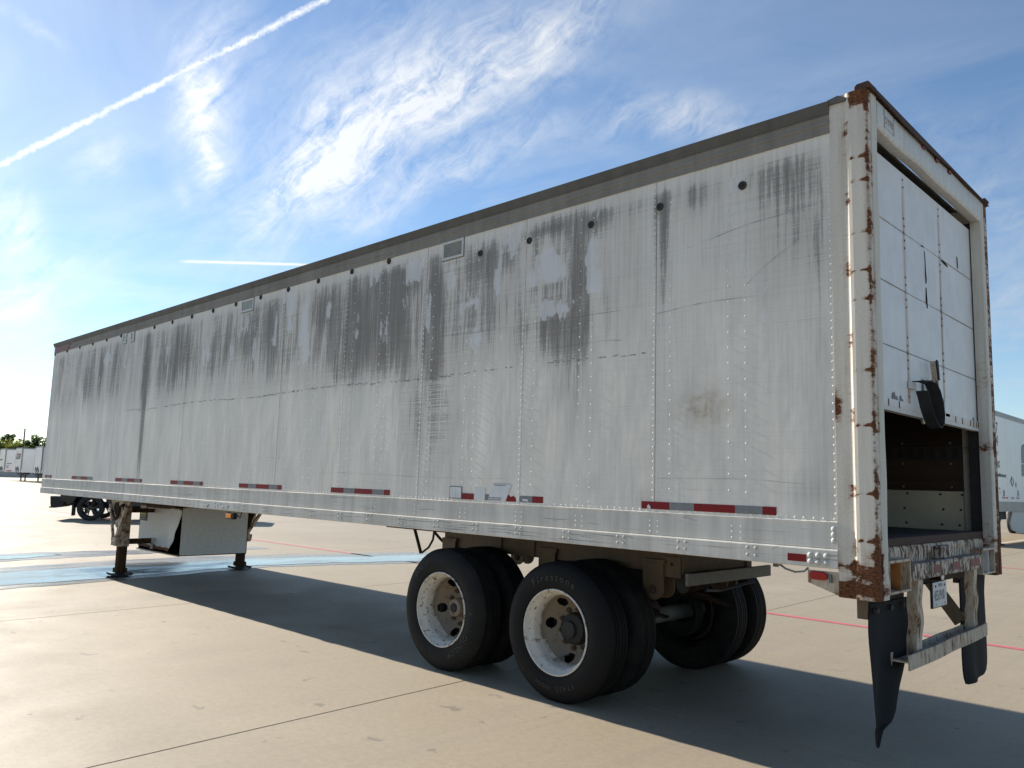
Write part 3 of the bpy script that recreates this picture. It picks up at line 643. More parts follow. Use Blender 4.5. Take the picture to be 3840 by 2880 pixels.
for k in range(24):
    for off in (0.0, -.06):
        x = -.6-k*.6096+off
        if x < XF+.2: continue
        for z in (ZST+.022, ZST+.056, ZST+.090): spots.append((x+(.02 if k % 2 else 0), -.0045, z))
spots.sort(key=lambda q: (q[0]-CAM[0])**2+(q[1]-CAM[1])**2+(q[2]-CAM[2])**2)
for q in spots[:290]: link('rivet', rivet_me, 'rivet', T).location = q
small = MB(); base_v = np.array([v.co[:] for v in rivet_me.vertices]); base_f = [tuple(p.vertices) for p in rivet_me.polygons]
for q in spots[290:]: small.add(base_v+np.array(q), base_f)
small.build('rivet', 'rivet', T, smooth=True, kind='stuff')
small = MB()
for q in tops: small.add(base_v*np.array([.8, .8, .8])+np.array(q), base_f)
small.build('rail_rivet', 'alu', T, smooth=True, kind='stuff')
# bolt heads on the lower rail in fours, and the big ones by the rear post
bh = MB(); bh.lathe([(.0105, 0), (.0105, -.003), (.008, -.0055), (.0045, -.006), (.0042, -.0085), (.0001, -.009)], (0, 0, 0), 'y', 9); bolt_me = bh.mesh('bolt_head', smooth=True)
bolts = []
for k in range(26):
    x = -.50-k*.475
    if x < XF+.5: break
    for dx in (0, -.052):
        for dz in (-.018, .024): bolts.append((x+dx, -.0165, ZB+.054+dz))
for q in bolts: link('bolt_head', bolt_me, 'bolt', T).location = q
bb = MB(); bb.lathe([(.017, 0), (.017, -.002), (.015, -.007), (.009, -.011), (.0001, -.012)], (0, 0, 0), 'y', 12); big_me = bb.mesh('bolt_head', smooth=True)
for x in (-.172, -.128, -.082):
    for z in (1.168, 1.203): link('bolt_head', big_me, 'bolt', T).location = (x, -.0165, z)
for z in (1.29, 1.322, 1.352): link('bolt_head', big_me, 'rivet', T).location = (-.042, -.004, z)
hole = MB(); hole.lathe([(.010, 0), (.0001, -.0008)], (0, 0, 0), 'y', 8); hole_me = hole.mesh('bolt_hole')
for k in range(12): link('bolt_hole', hole_me, 'ear', T).location = (XF+.28+k*.085+(.03 if k % 3 else 0), -.0167, 1.168 if k % 2 else 1.215)

# ---- reflective strips
def strip(x0, cols, z0=1.411, z1=1.459):
    x = x0
    for ln, c in cols:
        y = -.0042
        MB().box(x, x+ln-.0012, y, -.0028, z0, z1).build('red_reflector' if c == 'red' else 'grey_reflector', c, T); x += ln
pat = [(.217, 'red'), (.181, 'silver'), (.283, 'red'), (.178, 'silver'), (.086, 'red')]
strip(-1.320, pat); strip(-4.993, pat); strip(-6.877, pat); strip(-8.746, pat)
strip(-10.68, [(.25, 'red'), (.21, 'silver'), (.28, 'red'), (.18, 'silver'), (.07, 'red')])
strip(-12.60, [(.24, 'red'), (.19, 'silver'), (.30, 'red'), (.24, 'silver')])
strip(-14.01, [(.10, 'red'), (.18, 'silver'), (.08, 'red')])
strip(-3.087, [(.150, 'red')]); strip(-2.437, [(.134, 'silver'), (.108, 'red')])
MB().prism([(-2.815, 1.411), (-2.785, 1.411), (-2.765, 1.459), (-2.815, 1.459)], 'y', -.0042, -.0028).build('grey_reflector', 'silver', T)
MB().prism([(-2.582, 1.411), (-2.472, 1.411), (-2.478, 1.44), (-2.50, 1.455), (-2.535, 1.446), (-2.545, 1.459), (-2.562, 1.459)], 'y', -.0042, -.0028).build('red_reflector', 'red', T)
MB().prism([(-1.27, 1.411), (-1.245, 1.413), (-1.25, 1.428), (-1.262, 1.441), (-1.275, 1.428)], 'y', -.0052, -.0044).build('torn_patch', 'sticker', T)
MB().prism([(-2.40, 1.42), (-2.345, 1.418), (-2.35, 1.434), (-2.405, 1.436)], 'y', -.0052, -.0044).build('torn_patch', 'sticker', T)
MB().box(-.305, -.195, -.0185, -.0168, 1.163, 1.204).build('red_reflector', 'red', T)
# stickers
st = MB().box(-3.239, -3.089, -.0040, -.0028, 1.414, 1.513).build('square_sticker', 'greyink', T)
MB().box(-3.232, -3.096, -.0048, -.0042, 1.420, 1.507).build('sticker_face', 'sticker', st)
for xx in (-3.205, -3.16): MB().box(xx, xx+.0015, -.0054, -.005, 1.425, 1.495).build('sticker_line', 'greyink', st)
MB().box(-2.94, -2.815, -.0045, -.0028, 1.413, 1.515).build('blank_sticker', 'sticker', T)
lb = MB().prism([(-2.782, 1.411), (-2.584, 1.413), (-2.519, 1.545), (-2.727, 1.546)], 'y', -.0050, -.0045).build('warning_sticker', 'sticker', T)
text('THIS TRAILER EQUIPPED WITH', .0095, (-2.717, -.0053, 1.530), (1, 0, 0), (0, 0, 1), 'ink', lb)
text('DO NOT JACKKNIFE OR OVERLOAD', .0095, (-2.772, -.0053, 1.432), (1, 0, 0), (0, 0, 1), 'ink', lb, sx=.93)
text('WHEN MAKING UNDER ADJUSTMENTS', .0088, (-2.778, -.0053, 1.418), (1, 0, 0), (0, 0, 1), 'ink', lb, sx=.93)
MB().box(-2.725, -2.53, -.0054, -.0051, 1.5425, 1.5445).build('sticker_line', 'ink', lb)

# ---- rubber grommets and vent windows
gm = MB(); gm.lathe([(.028, .002), (.028, -.006), (.023, -.011), (.016, -.010), (.012, -.004), (.009, -.003), (.007, -.007), (.0001, -.008)], (0, 0, 0), 'y', 16); gro_me = gm.mesh('rubber_grommet', smooth=True)
for x in (-14.14, -13.47, -12.82, -12.20, -11.575, -10.966, -9.707, -9.10, -8.49, -7.883, -7.274, -6.672, -6.06, -5.453, -4.84, -4.235):
    link('rubber_grommet', gro_me, 'seal', T).location = (x, 0, 3.607 if x > -10 else 3.62)
for x in (-2.969, -2.409, -1.791, -1.192, -.579): link('rubber_grommet', gro_me, 'seal', T).location = (x, 0, 3.452)
def vent(x0, x1, z0, z1, rounds=False):
    mb = MB(); b = .022
    for q in ((x0, x1, z0, z0+b), (x0, x1, z1-b, z1), (x0, x0+b, z0+b, z1-b), (x1-b, x1, z0+b, z1-b)): mb.box(q[0], q[1], -.010, -.0025, q[2], q[3])
    MB().box(x0-.006, x1+.006, -.0028, -.0020, z0-.006, z1+.006).build('vent_gasket', 'greyink', T)
    f = mb.build('vent_frame', 'ventframe', T, bevel=.002)
    MB().box(x0+b, x1-b, -.0055, -.0026, z0+b, z1-b).build('vent_pane', 'pane', f)
    for q in ((x0+.2*b, z0+.5*b), (x1-.5*b, z1-.5*b), (x0+.5*b, z1-.5*b), (x1-.5*b, z0+.5*b), ((x0+x1)/2, z1-.5*b)):
        o = link('screw', rivet_me, 'rivet', f); o.location = (q[0], -.0098, q[1]); o.scale = (.6, .6, .6)
    if rounds:
        for cx in (x0+.09, x1-.085):
            mb = MB(); mb.lathe([(.062, 0), (.060, -.002), (.0001, -.0024)], (cx, -.0055, (z0+z1)/2), 'y', 20); mb.build('vent_lens', 'pane', f)
vent(-3.455, -3.178, 3.468, 3.632, True); vent(-7.13, -6.83, 3.480, 3.628); vent(-10.885, -10.735, 3.484, 3.632); vent(-10.575, -10.43, 3.484, 3.630)
# torn horizontal tear of clear coat half way up the wall
hs = MB()
for x in np.arange(-10.6, -1.3, .022):
    if random.random() < (.6 if x < -3.5 else .38) and not (-2.5 < x < -2.2):
        zz0 = 2.452+.012*math.sin(x*2.1)+random.uniform(-.008, .008); l_ = random.uniform(.02, .07); h = random.uniform(.0015, .006)
        hs.add([(x, -.0034, zz0), (x+l_*.5, -.0034, zz0-h), (x+l_, -.0034, zz0+random.uniform(-.004, .004)), (x+l_*.6, -.0034, zz0+h)], [(0, 1, 2, 3)])
hs.build('flaked_edge', 'scuffmark', T, kind='stuff')
# long rub marks
rb = MB()
for (xa_, za_, xb_, zb_, h) in ((-3.6, 2.80, -1.5, 2.765, .004), (-1.21, 2.72, -.5, 2.735, .003), (-.98, 3.13, -.12, 3.23, .003), (-.55, 2.82, -.22, 3.04, .003), (-1.2, 1.62, -.2, 1.600, .0018), (-5.2, 1.60, -2.6, 1.585, .0018), (-4.9, 3.0, -3.6, 2.98, .003), (-3.5, 3.36, -2.5, 3.39, .0025), (-2.2, 2.58, -1.5, 2.56, .003), (-6.5, 1.74, -5.9, 1.75, .0015)):
    n_ = 14; vs = []
    for i in range(n_+1):
        t_ = i/n_; zc_ = za_+(zb_-za_)*t_+.008*math.sin(t_*5+xa_)+random.uniform(-.002, .002); hh = h*.5*random.uniform(.1, 1)
        vs += [(xa_+(xb_-xa_)*t_, -.0036, zc_-hh), (xa_+(xb_-xa_)*t_, -.0036, zc_+hh)]
    rb.add(vs, [(2*i, 2*i+2, 2*i+3, 2*i+1) for i in range(n_)])
rb.build('rub_mark', 'scuffmark', T, kind='stuff')
# bolted repair plate with the amber marker lamp under it
rp = MB().box(-7.72, -6.93, -.0195, -.017, 1.150, 1.228).build('repair_plate', 'header', T)
for k in range(11): link('bolt_hole', hole_me, 'ear', rp).location = (-7.66+random.uniform(0, .66), -.0198, random.choice((1.168, 1.188, 1.208)))
lamp = MB().prism([(-7.14+.0, 1.118), (-6.93, 1.118), (-6.915, 1.07), (-6.95, 1.045), (-7.12, 1.045), (-7.155, 1.07)], 'y', -.02, .03).build('marker_lamp', 'black', T, bevel=.006)
MB().box(-7.095, -6.965, -.034, -.0205, 1.058, 1.108).build('amber_lens', 'amber', lamp, bevel=.008)
MB().tube([(-6.92, .0, 1.09), (-6.86, -.005, 1.10), (-6.80, 0, 1.075), (-6.78, 0, 1.11), (-6.80, .01, 1.14)], .006, 6).build('lamp_wire', 'black', lamp, smooth=True)

# ---- rear frame posts
ZPB, ZPT = .99, 3.838
PROF = [(-.022, .03), (-.022, -.004), (.066, -.004), (.072, -.0055), (.085, -.017), (.104, -.019), (.128, -.019), (.152, -.019), (.174, -.019), (.188, -.018), (.193, -.012), (.193, .018), (.192, .038), (.182, .044), (.182, .054), (.192, .060), (.193, .085), (.193, .110), (.193, .135), (.188, .146), (.16, .150), (.118, .150), (.118, .03)]
def rustf(near):
    def fn(x, y, z):
        yy = y if near else WD-y
        a = 0.0
        low = max(0, min(1, 1.25-(z-ZPB)/.30)); a += low*(.60 if yy < .05 else .52)*(.75+.25*math.sin(z*61+x*9))
        if x > .09 and yy < .0:
            a += .22*math.exp(-((z-1.13)/.14)**2)
            for zc, amp in ((1.30, .55), (1.55, .4), (1.92, .5), (2.22, .35), (2.62, .4), (2.78, .45), (3.0, .35), (3.30, .4), (3.44, .5)): a += (amp+.22)*math.exp(-((z-zc)/.011)**2)*(1 if x > .15 or x < .11 else .35)
            a += .9*max(0, min(1, (z-3.70)/.10))
        if x > .182 and yy < .058: a += .36+.08*math.sin(z*17)
        if x > .17 and yy < 0: a += .12
        if .176 < x < .19 and .04 <= yy < .058: a += .35
        if .06 < x < .10 and yy < 0: a += .18+.25*(math.sin(z*23)*math.sin(z*7.3) > .5)
        if x < .07 and yy < .0:
            a += .9*math.exp(-((z-2.02)/.10)**2-((x+.01)/.025)**2)+.30*math.exp(-((x-.045)/.02)**2)*(math.sin(z*5)**2)+.25*max(0, 1-(z-ZPB)/.12)
        if not near:
            a += .10+.35*math.exp(-((z-1.92)/.05)**2)+.2*math.exp(-((z-2.45)/.2)**2)*(yy > .1)+.2*max(0, 1-(z-ZPB)/.9)
        return (min(1.2, a),)*3+(1,)
    return fn
def rear_post(near):
    mb = MB(); prof = PROF if near else [(x, WD-y) for x, y in PROF]
    fine = []
    for a, b in zip(prof, prof[1:]):
        n_ = max(1, int(math.hypot(b[0]-a[0], b[1]-a[1])/.025))
        fine += [(a[0]+(b[0]-a[0])*i/n_, a[1]+(b[1]-a[1])*i/n_) for i in range(n_)]
    fine.append(prof[-1]); m = len(fine); nz = 240; vs = []
    for j in range(nz+1):
        z = ZPB+(ZPT-ZPB)*j/nz
        for x, y in fine:
            dent = .0035*math.sin(z*9+x*30)*(1 if x > .189 else 0)+(.003*math.sin(z*31) if z < 1.35 and x > .1889 else 0)
            vs.append((x+dent*.3, y+(dent if near else -dent), z))
    fs = [(j*m+i, j*m+(i+1) % m, (j+1)*m+(i+1) % m, (j+1)*m+i) for j in range(nz) for i in range(m)]
    fs += [tuple(range(m)), tuple(range(nz*m, (nz+1)*m))]
    mb.v = vs; mb.f = fs
    return mb.build('rear_post', 'post', T, smooth=False, attr=('rust', rustf(near)))
pn = rear_post(True); pf = rear_post(False)
MB().prism([(.128, 3.835), (.216, 3.835), (.216, 3.862), (.205, 3.874), (.142, 3.872), (.128, 3.858)], 'y', -.018, .09).build('corner_cap', 'rust', T, bevel=.004)
MB().prism([(-.03, 3.80), (.075, 3.795), (.078, 3.815), (.035, 3.838), (-.028, 3.826)], 'y', -.02, .10).build('corner_cap', 'aludark', T)
MB().prism([(.128, 3.835), (.216, 3.835), (.216, 3.852), (.14, 3.852)], 'y', WD-.09, WD+.018).build('corner_cap', 'rust', T)
# header beam over the door
hd = MB(); hp = [(.12, 3.665), (.180, 3.660), (.190, 3.668), (.193, 3.680), (.193, 3.815), (.185, 3.832), (.12, 3.832)]
vs = []; n_ = 40
for i in range(n_+1):
    y = .149+(WD-.298)*i/n_
    for x, z in hp: vs.append((x+.002*math.sin(y*9), y, z+(.004*math.sin(y*7+1) if z < 3.7 else 0)))
m_ = len(hp)
hd.v = vs; hd.f = [(i*m_+k, i*m_+(k+1) % m_, (i+1)*m_+(k+1) % m_, (i+1)*m_+k) for i in range(n_) for k in range(m_)]+[tuple(range(m_)), tuple(range(n_*m_, (n_+1)*m_))]
hdo = hd.build('header', 'header', T, smooth=True)
MB().box(.1945, .1955, .262, .410, 3.700, 3.806).build('number_panel', 'ventframe', hdo)
for q in ((.255, .262, 3.694, 3.812), (.410, .417, 3.694, 3.812)): MB().box(.1947, .1962, *q).build('number_border', 'rustink', hdo)
for k, ch in enumerate('5Y98'): text(ch, .066, (.1958, .272+.0335*k, 3.724), (0, 1, 0), (0, 0, 1), 'rustink', hdo, sx=.86)
# drooping dark roof edge above the header
rf = MB(); vs = []
for i in range(31):
    t_ = i/30; y = .05+(WD-.03)*t_; drop = .030*math.sin(math.pi*min(1, t_*1.6))*(1 if t_ < .62 else .2); zt = 3.868-.038*t_; zb_ = zt-.018-drop*.9-.012*(1-t_)
    vs += [(.0, y, 3.832), (.02, y, zt), (.212, y, zt-.004), (.216, y, zb_), (.205, y, zb_+.004), (.19, y, zt-.022)]
rf.v = vs; rf.f = [(i*6+k, i*6+(k+1) % 6, (i+1)*6+(k+1) % 6, (i+1)*6+k) for i in range(30) for k in range(6)]+[tuple(range(6)), tuple(range(180, 186))]
rf.build('roof_edge', 'rust', T)
for y in (.95, 1.225, 1.495):
    MB().box(.194, .208, y-.030, y+.030, 3.790, 3.813).build('clearance_lamp', 'redold', T, bevel=.005)

# ---- roll-up door
XD = .108; YD0, YD1 = .125, 2.300
zs = [(2.062, 2.430), (2.434, 2.818), (2.822, 3.203), (3.207, 3.605)]
HY = (.81, 1.525)
def door_rust(x, y, z):
    a = sum(.95*math.exp(-((y-h)/.012)**2)+.42*math.exp(-((y-h)/.032)**2) for h in HY)
    a *= .9 if z < 3.45 else max(0, (3.66-z)/.21)*.9
    for z0, z1 in zs: a += .30*math.exp(-((z-z0)/.008)**2)
    a += .45*math.exp(-((z-2.075)/.018)**2)*(math.sin(y*47)*math.sin(y*13) > .25)
    a += .30*max(0, 1-abs(y-YD1)/.03)
    return (min(1.2, a),)*3+(1,)
dr = None
for k, (z0, z1) in enumerate(zs):
    mb = MB(); nu, nv = 100, 24
    mb.grid(lambda u, v: (XD+.003*math.sin(3*v+k)*math.sin(math.pi*u*3)*.6, YD0+(YD1-YD0)*u, z0+(z1-z0)*v), nu, nv)
    n0 = len(mb.v); mb.add([(XD-.03, YD0, z0), (XD-.03, YD1, z0), (XD-.03, YD1, z1), (XD-.03, YD0, z1)], [(0, 1, 2, 3)])
    mb.add([(XD, YD0, z0), (XD, YD1, z0), (XD-.03, YD1, z0), (XD-.03, YD0, z0)], [(0, 1, 2, 3)]); mb.add([(XD, YD0, z1), (XD, YD1, z1), (XD-.03, YD1, z1), (XD-.03, YD0, z1)], [(0, 1, 2, 3)])
    o = mb.build('door_section', 'door', T, attr=('rust', door_rust))
    if k == 0: dr = o
    for h in HY:
        for dz in (.045, .095):
            for zz0 in ((z0+dz), (z1-dz)):
                q = MB(); q.lathe([(.0075, 0), (.0065, .002), (.0001, .003)], (XD+.002, h+random.uniform(-.003, .003), zz0), 'x', 8); q.build('hinge_bolt', 'nut', o, smooth=True)
sl_ = MB().box(XD+.004, XD+.010, YD0, YD1, 2.060, 2.112).build('bottom_strip', 'door', dr, attr=('rust', door_rust))
MB().box(XD-.03, XD+.012, YD0, YD1, 2.040, 2.0595).build('bottom_seal', 'ventframe', dr)
for y in (.42, .60, 1.36, 1.40, 1.72, 1.88, 2.08, 2.16, 2.23, 2.28): MB().box(XD+.0105, XD+.0125, y-.007, y+.007, 2.066, 2.108).build('strip_bolt', 'nut', dr)
# gashes torn in the middle panels
def gash(pts):
    cy_ = sum(p[0] for p in pts)/len(pts); tall = max(p[1] for p in pts)-min(p[1] for p in pts) > .1
    pts = [(cy_+(p[0]-cy_)*(.55 if tall else .8), p[1]) for p in pts]
    MB().prism(pts, 'x', XD+.0005, XD+.0055).build('torn_gash', 'ear', dr)
gash([(1.18, 3.18), (1.20, 3.13), (1.205, 3.05), (1.225, 2.99), (1.205, 2.955), (1.19, 3.02), (1.192, 3.10)])
gash([(1.20, 2.93), (1.215, 2.86), (1.19, 2.835), (1.20, 2.80), (1.225, 2.79), (1.20, 2.83)])
gash([(1.53, 3.195), (1.60, 3.185), (1.72, 3.178), (1.66, 3.198), (1.58, 3.205)])
gash([(1.19, 3.20), (1.15, 3.207), (1.10, 3.195), (1.15, 3.198)])
gash([(1.93, 3.31), (1.935, 3.25), (1.945, 3.22), (1.94, 3.29)])
# patches of bare grey at the bottom
for y0, z0, s in ((.55, 2.13, .05), (.66, 2.12, .03), (2.2, 2.11, .03)):
    MB().prism([(y0-s, z0-.018), (y0+s, z0-.018), (y0+s*.7, z0+.01), (y0+s*.2, z0+.004), (y0-s*.2, z0+.03), (y0-s*.9, z0+.02)], 'x', XD+.003, XD+.0052).build('bare_patch', 'axle', dr)
MB().box(.095, XD+.006, 2.302, 2.330, 1.30, 3.66).build('door_track', 'seal', T)
MB().box(.04, .095, 2.30, 2.37, 1.30, 3.66).build('door_track', 'dark', T)
MB().box(.04, .116, .075, .124, 1.30, 3.66).build('door_track', 'seal', T)
# latch, lever and pull strap on the bottom section
la = MB().box(XD+.012, XD+.018, 1.05, 1.17, 2.085, 2.30).build('latch_plate', 'header', dr, bevel=.003)
MB().lathe([(.032, 0), (.032, .035), (.022, .042), (.0001, .043)], (XD+.018, 1.11, 2.262), 'x', 14).build('latch_housing', 'guard', la, smooth=True)
MB().prism([(1.165, 2.43-.005), (1.19, 2.425), (1.205, 2.36), (1.222, 2.27), (1.225, 2.15), (1.245, 2.115), (1.235, 2.095), (1.205, 2.105), (1.20, 2.16), (1.197, 2.27), (1.185, 2.34), (1.162, 2.40)], 'x', XD+.02, XD+.055).build('latch_lever', 'guard', la, bevel=.003)
MB().prism([(1.162, 2.432), (1.192, 2.428), (1.207, 2.35), (1.213, 2.30), (1.19, 2.30), (1.184, 2.345), (1.16, 2.40)], 'x', XD+.0555, XD+.066).build('lever_grip', 'black', la, bevel=.004)
MB().box(XD+.004, XD+.016, .78, .90, 2.205, 2.252).build('strap_bracket', 'ventframe', dr, bevel=.003)
sp = MB(); path = [(.84, 2.255, .012), (.90, 2.258, .03), (.95, 2.248, .05), (.985, 2.20, .06), (1.015, 2.13, .065), (1.035, 2.06, .065), (1.04, 2.005, .06), (1.02, 1.975, .05), (.985, 1.985, .045), (.955, 2.03, .035), (.925, 2.10, .025), (.905, 2.16, .02), (.89, 2.20, .014)]
vs = []
for i, (y, z, x) in enumerate(path):
    a = path[min(i+1, len(path)-1)]; b = path[max(i-1, 0)]; ty, tz = a[0]-b[0], a[1]-b[1]; l_ = math.hypot(ty, tz); ny, nz_ = -tz/l_*.003, ty/l_*.003
    for sx in (0.0, .072):
        vs += [(XD+x+sx, y+ny, z+nz_), (XD+x+sx, y-ny, z-nz_)]
m_ = len(path); sp.v = vs
for i in range(m_-1):
    a = 4*i; b = 4*i+4
    sp.f += [(a, a+2, b+2, b), (a+1, b+1, b+3, a+3), (a, b, b+1, a+1), (a+2, a+3, b+3, b+2)]
sp.build('pull_strap', 'black', dr, smooth=True)
MB().lathe([(.024, 0), (.024, .012), (.0001, .014)], (XD-.01, 1.075, 2.03), 'x', 12).build('roller_tab', 'guard', dr)
MB().box(XD+.002, XD+.010, 1.50, 1.595, 2.09, 2.215).build('hinge_patch', 'door', dr, bevel=.002)

# ---- inside the box: boards, rail with slots, kick panel, floor
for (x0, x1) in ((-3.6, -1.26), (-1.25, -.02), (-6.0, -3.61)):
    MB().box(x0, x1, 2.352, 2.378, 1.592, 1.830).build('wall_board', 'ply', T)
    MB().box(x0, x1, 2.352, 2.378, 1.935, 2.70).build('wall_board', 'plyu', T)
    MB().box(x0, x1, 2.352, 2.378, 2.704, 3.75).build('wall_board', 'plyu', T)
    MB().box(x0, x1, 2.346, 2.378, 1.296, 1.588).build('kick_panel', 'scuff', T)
MB().box(-6, -.02, 2.350, 2.378, 1.832, 1.933).build('cargo_rail', 'dark', T)
for k in range(40): MB().box(-3.2+k*.08, -3.165+k*.08, 2.344, 2.3495, 1.850, 1.915).build('rail_rib', 'plyu', T)
for z in (1.335, 1.45, 1.565):
    for x in (-1.1, -.75, -.42, -.18, -.04):
        q = MB(); q.lathe([(.011, .003), (.008, -.003), (.0001, -.004)], (x+random.uniform(-.03, .03), 2.3455, z), 'y', 8); q.build('screw', 'seal', T)
for z in (1.62, 1.80, 1.96):
    for x in (-.9, -.45, -.10):
        q = MB(); q.lathe([(.011, .003), (.008, -.003), (.0001, -.004)], (x, 2.351, z), 'y', 8); q.build('screw', 'axle', T)
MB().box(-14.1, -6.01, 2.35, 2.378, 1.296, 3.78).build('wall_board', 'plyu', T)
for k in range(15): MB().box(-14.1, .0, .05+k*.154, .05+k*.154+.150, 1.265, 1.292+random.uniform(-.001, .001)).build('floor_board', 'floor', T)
MB().box(.002, .118, .151, WD-.151, 1.255, 1.302).build('floor_edge', 'rust', T, bevel=.004)

# ---- rear sill, step and side boxes
MB().prism([(.04, 1.15), (.116, 1.15), (.116, 1.232), (.108, 1.252), (.04, 1.2545)], 'y', .151, WD-.151).build('rear_sill', 'sill', T)
MB().box(.118, .155, 1.14, 1.372, 1.158, 1.236).build('latch_block', 'step', T, bevel=.004)
stp = MB().box(.055, .192, .492, 1.952, 1.062, 1.156).build('rear_step', 'step', T, bevel=.006)
for y0, y1 in ((.90, 1.02), (1.26, 1.42), (1.66, 1.86)): MB().box(.1925, .1935, y0, y1, 1.085, 1.135).build('red_reflector', 'emblem', stp)
def side_box(y0, y1, inner, divs):
    b = MB()
    b.box(.05, .190, y0, y1, 1.178, 1.192); b.box(.05, .190, y0, y1, 1.012, 1.024); b.box(.05, .190, y0, y0+.01, 1.024, 1.178); b.box(.05, .190, y1-.012, y1, 1.024, 1.178)
    o = b.build('dock_box', 'guard', T)
    MB().box(.046, .058, y0+.010, y1-.012, 1.024, 1.178).build('box_back', inner, o)
    for yd in divs: MB().box(.058, .186, yd-.004, yd+.004, 1.024, 1.178).build('box_divider', inner, o)
side_box(.152, .490, 'orange', (.335,)); side_box(1.956, 2.281, 'header', (2.13,))
# underride guard
def upright(y0, y1, z0, z1, lean):
    mb = MB(); n_ = 18
    for part in range(2):
        vs = []
        for i in range(n_+1):
            z = z0+(z1-z0)*i/n_; wv_ = .0055*math.sin(i*.62+y0*5)*math.sin(math.pi*i/n_)
            ln_ = lean*i/n_
            ya, yb = ((y0+ln_, y1+ln_) if part == 0 else (y0+ln_, y0+ln_+.010))
            xa_, xb_ = ((.176, .186) if part == 0 else (.128, .176))
            vs += [(xa_+wv_, ya+wv_*.6, z), (xb_+wv_, ya+wv_*.6, z), (xb_+wv_, yb+wv_*.6, z), (xa_+wv_, yb+wv_*.6, z)]
        mb.add(vs, [(4*i+k, 4*i+(k+1) % 4, 4*i+4+(k+1) % 4, 4*i+4+k) for i in range(n_) for k in range(4)]+[(0, 1, 2, 3), (4*n_, 4*n_+1, 4*n_+2, 4*n_+3)])
    return mb.build('guard_upright', 'guard', T)
upright(.567, .655, .628, 1.061, .05); upright(1.713, 1.785, .655, 1.061, .04)
bar = MB(); n_ = 24
def barring(y): return .012*math.sin((y-.4)*2.1)-.02*math.exp(-((y-1.2)/.25)**2)*.6
for (x0, x1, z0, z1) in ((.198, .208, .590, .672), (.100, .110, .600, .672), (.110, .198, .628, .637)):
    vs = []
    for i in range(n_+1):
        y = .375+1.56*i/n_; b_ = barring(y)
        vs += [(x0+b_, y, z0+.02*(i/n_)), (x1+b_, y, z0+.02*(i/n_)), (x1+b_, y, z1+.02*(i/n_)), (x0+b_, y, z1+.02*(i/n_))]
    bar.add(vs, [(4*i+k, 4*i+(k+1) % 4, 4*i+4+(k+1) % 4, 4*i+4+k) for i in range(n_) for k in range(4)]+[(0, 1, 2, 3), (4*n_, 4*n_+1, 4*n_+2, 4*n_+3)])
bar.build('guard_bar', 'guard', T)
MB().box(.05, .09, .50, 1.95, 1.00, 1.061).build('cross_member', 'rust', T)
MB().beam((-.14, 1.74, 1.03), (.095, 1.75, .70), .09, .02, (0, 1, 0)).build('guard_brace', 'frame', T); MB().beam((-.12, .60, 1.03), (.095, .60, .68), .09, .02, (0, 1, 0)).build('guard_brace', 'frame', T)
pl = MB().box(.150, .155, .985, 1.250, .868, 1.018).build('licence_plate', 'plate', T, bevel=.006)
MB().box(.138, .149, .978, 1.255, .862, 1.015).build('plate_holder', 'black', pl)
text('4551910', .088, (.1555, 1.000, .908), (0, 1, 0), (0, 0, 1), 'greyink', pl, sx=.66, spacing=.98)
text('TEXAS', .026, (.1555, 1.08, .990), (0, 1, 0), (0, 0, 1), 'greyink', pl)
for y in (1.03, 1.205):
    MB().lathe([(.007, 0), (.006, .004), (.0001, .005)], (.155, y, .995), 'x', 8).build('plate_bolt', 'rust', pl); MB().box(.1555, .1562, y-.004, y+.004, .878, .890).build('plate_slot', 'ear', pl)
ll = MB(); ll.lathe([(.034, -.07), (.034, 0.0), (.03, .004)], (.15, 1.175, 1.052), 'x', 16); ll.build('plate_lamp', 'legdark', T, smooth=True)
MB().lathe([(.030, 0), (.026, .004), (.0001, .006)], (.1545, 1.175, 1.052), 'x', 16).build('lamp_cap', 'whitelens', T, smooth=True)
# mud flaps
def flap(name_y0, pts_l, pts_r, xoff, tail):
    zs_ = [p[1] for p in pts_l]; n_ = len(pts_l); m_ = 14; mb = MB()
    rows = []
    for i in range(n_):
        row = []
        for k in range(m_+1):
            u = k/m_; y = pts_l[i][0]+(pts_r[i][0]-pts_l[i][0])*u; z = pts_l[i][1]+(pts_r[i][1]-pts_l[i][1])*u
            row.append((y, z, xoff(u, i/(n_-1))))
        rows.append(row)
    vs = [(x, y, z) for row in rows for y, z, x in row]; vs2 = [(x-.009, y+.002, z) for row in rows for y, z, x in row]; N = len(vs)
    mb.v = vs+vs2; w_ = m_+1
    for i in range(n_-1):
        for k in range(m_): a = i*w_+k; mb.f += [(a, a+1, a+w_+1, a+w_), (N+a, N+a+w_, N+a+w_+1, N+a+1)]
    rim = [k for k in range(w_)]+[i*w_+m_ for i in range(1, n_)]+[(n_-1)*w_+k for k in range(m_-1, -1, -1)]+[i*w_ for i in range(n_-2, 0, -1)]
    for a, b in zip(rim, rim[1:]+rim[:1]): mb.f.append((a, b, N+b, N+a))
    return mb.build('mud_flap', 'flap', T, smooth=True)
fl_l = [(.085, .962), (.083, .93), (.060, .88), (.045, .82), (.042, .76), (.046, .70), (.053, .64), (.062, .58), (.075, .52), (.088, .46), (.103, .40), (.120, .345), (.133, .312), (.142, .285), (.146, .25), (.148, .222), (.156, .205)]
fl_r = [(.665, .955), (.665, .93), (.660, .88), (.652, .82), (.635, .76), (.61, .70), (.575, .64), (.54, .59), (.505, .54), (.475, .50), (.435, .43), (.405, .36), (.355, .317), (.215, .292), (.188, .25), (.185, .222), (.178, .207)]
flap('near', fl_l, fl_r, lambda u, t: .105+.018*math.sin(u*3.1)*(1-t)+.022*math.sin(u*6.5+1+t*2)*math.sin(math.pi*t), True)
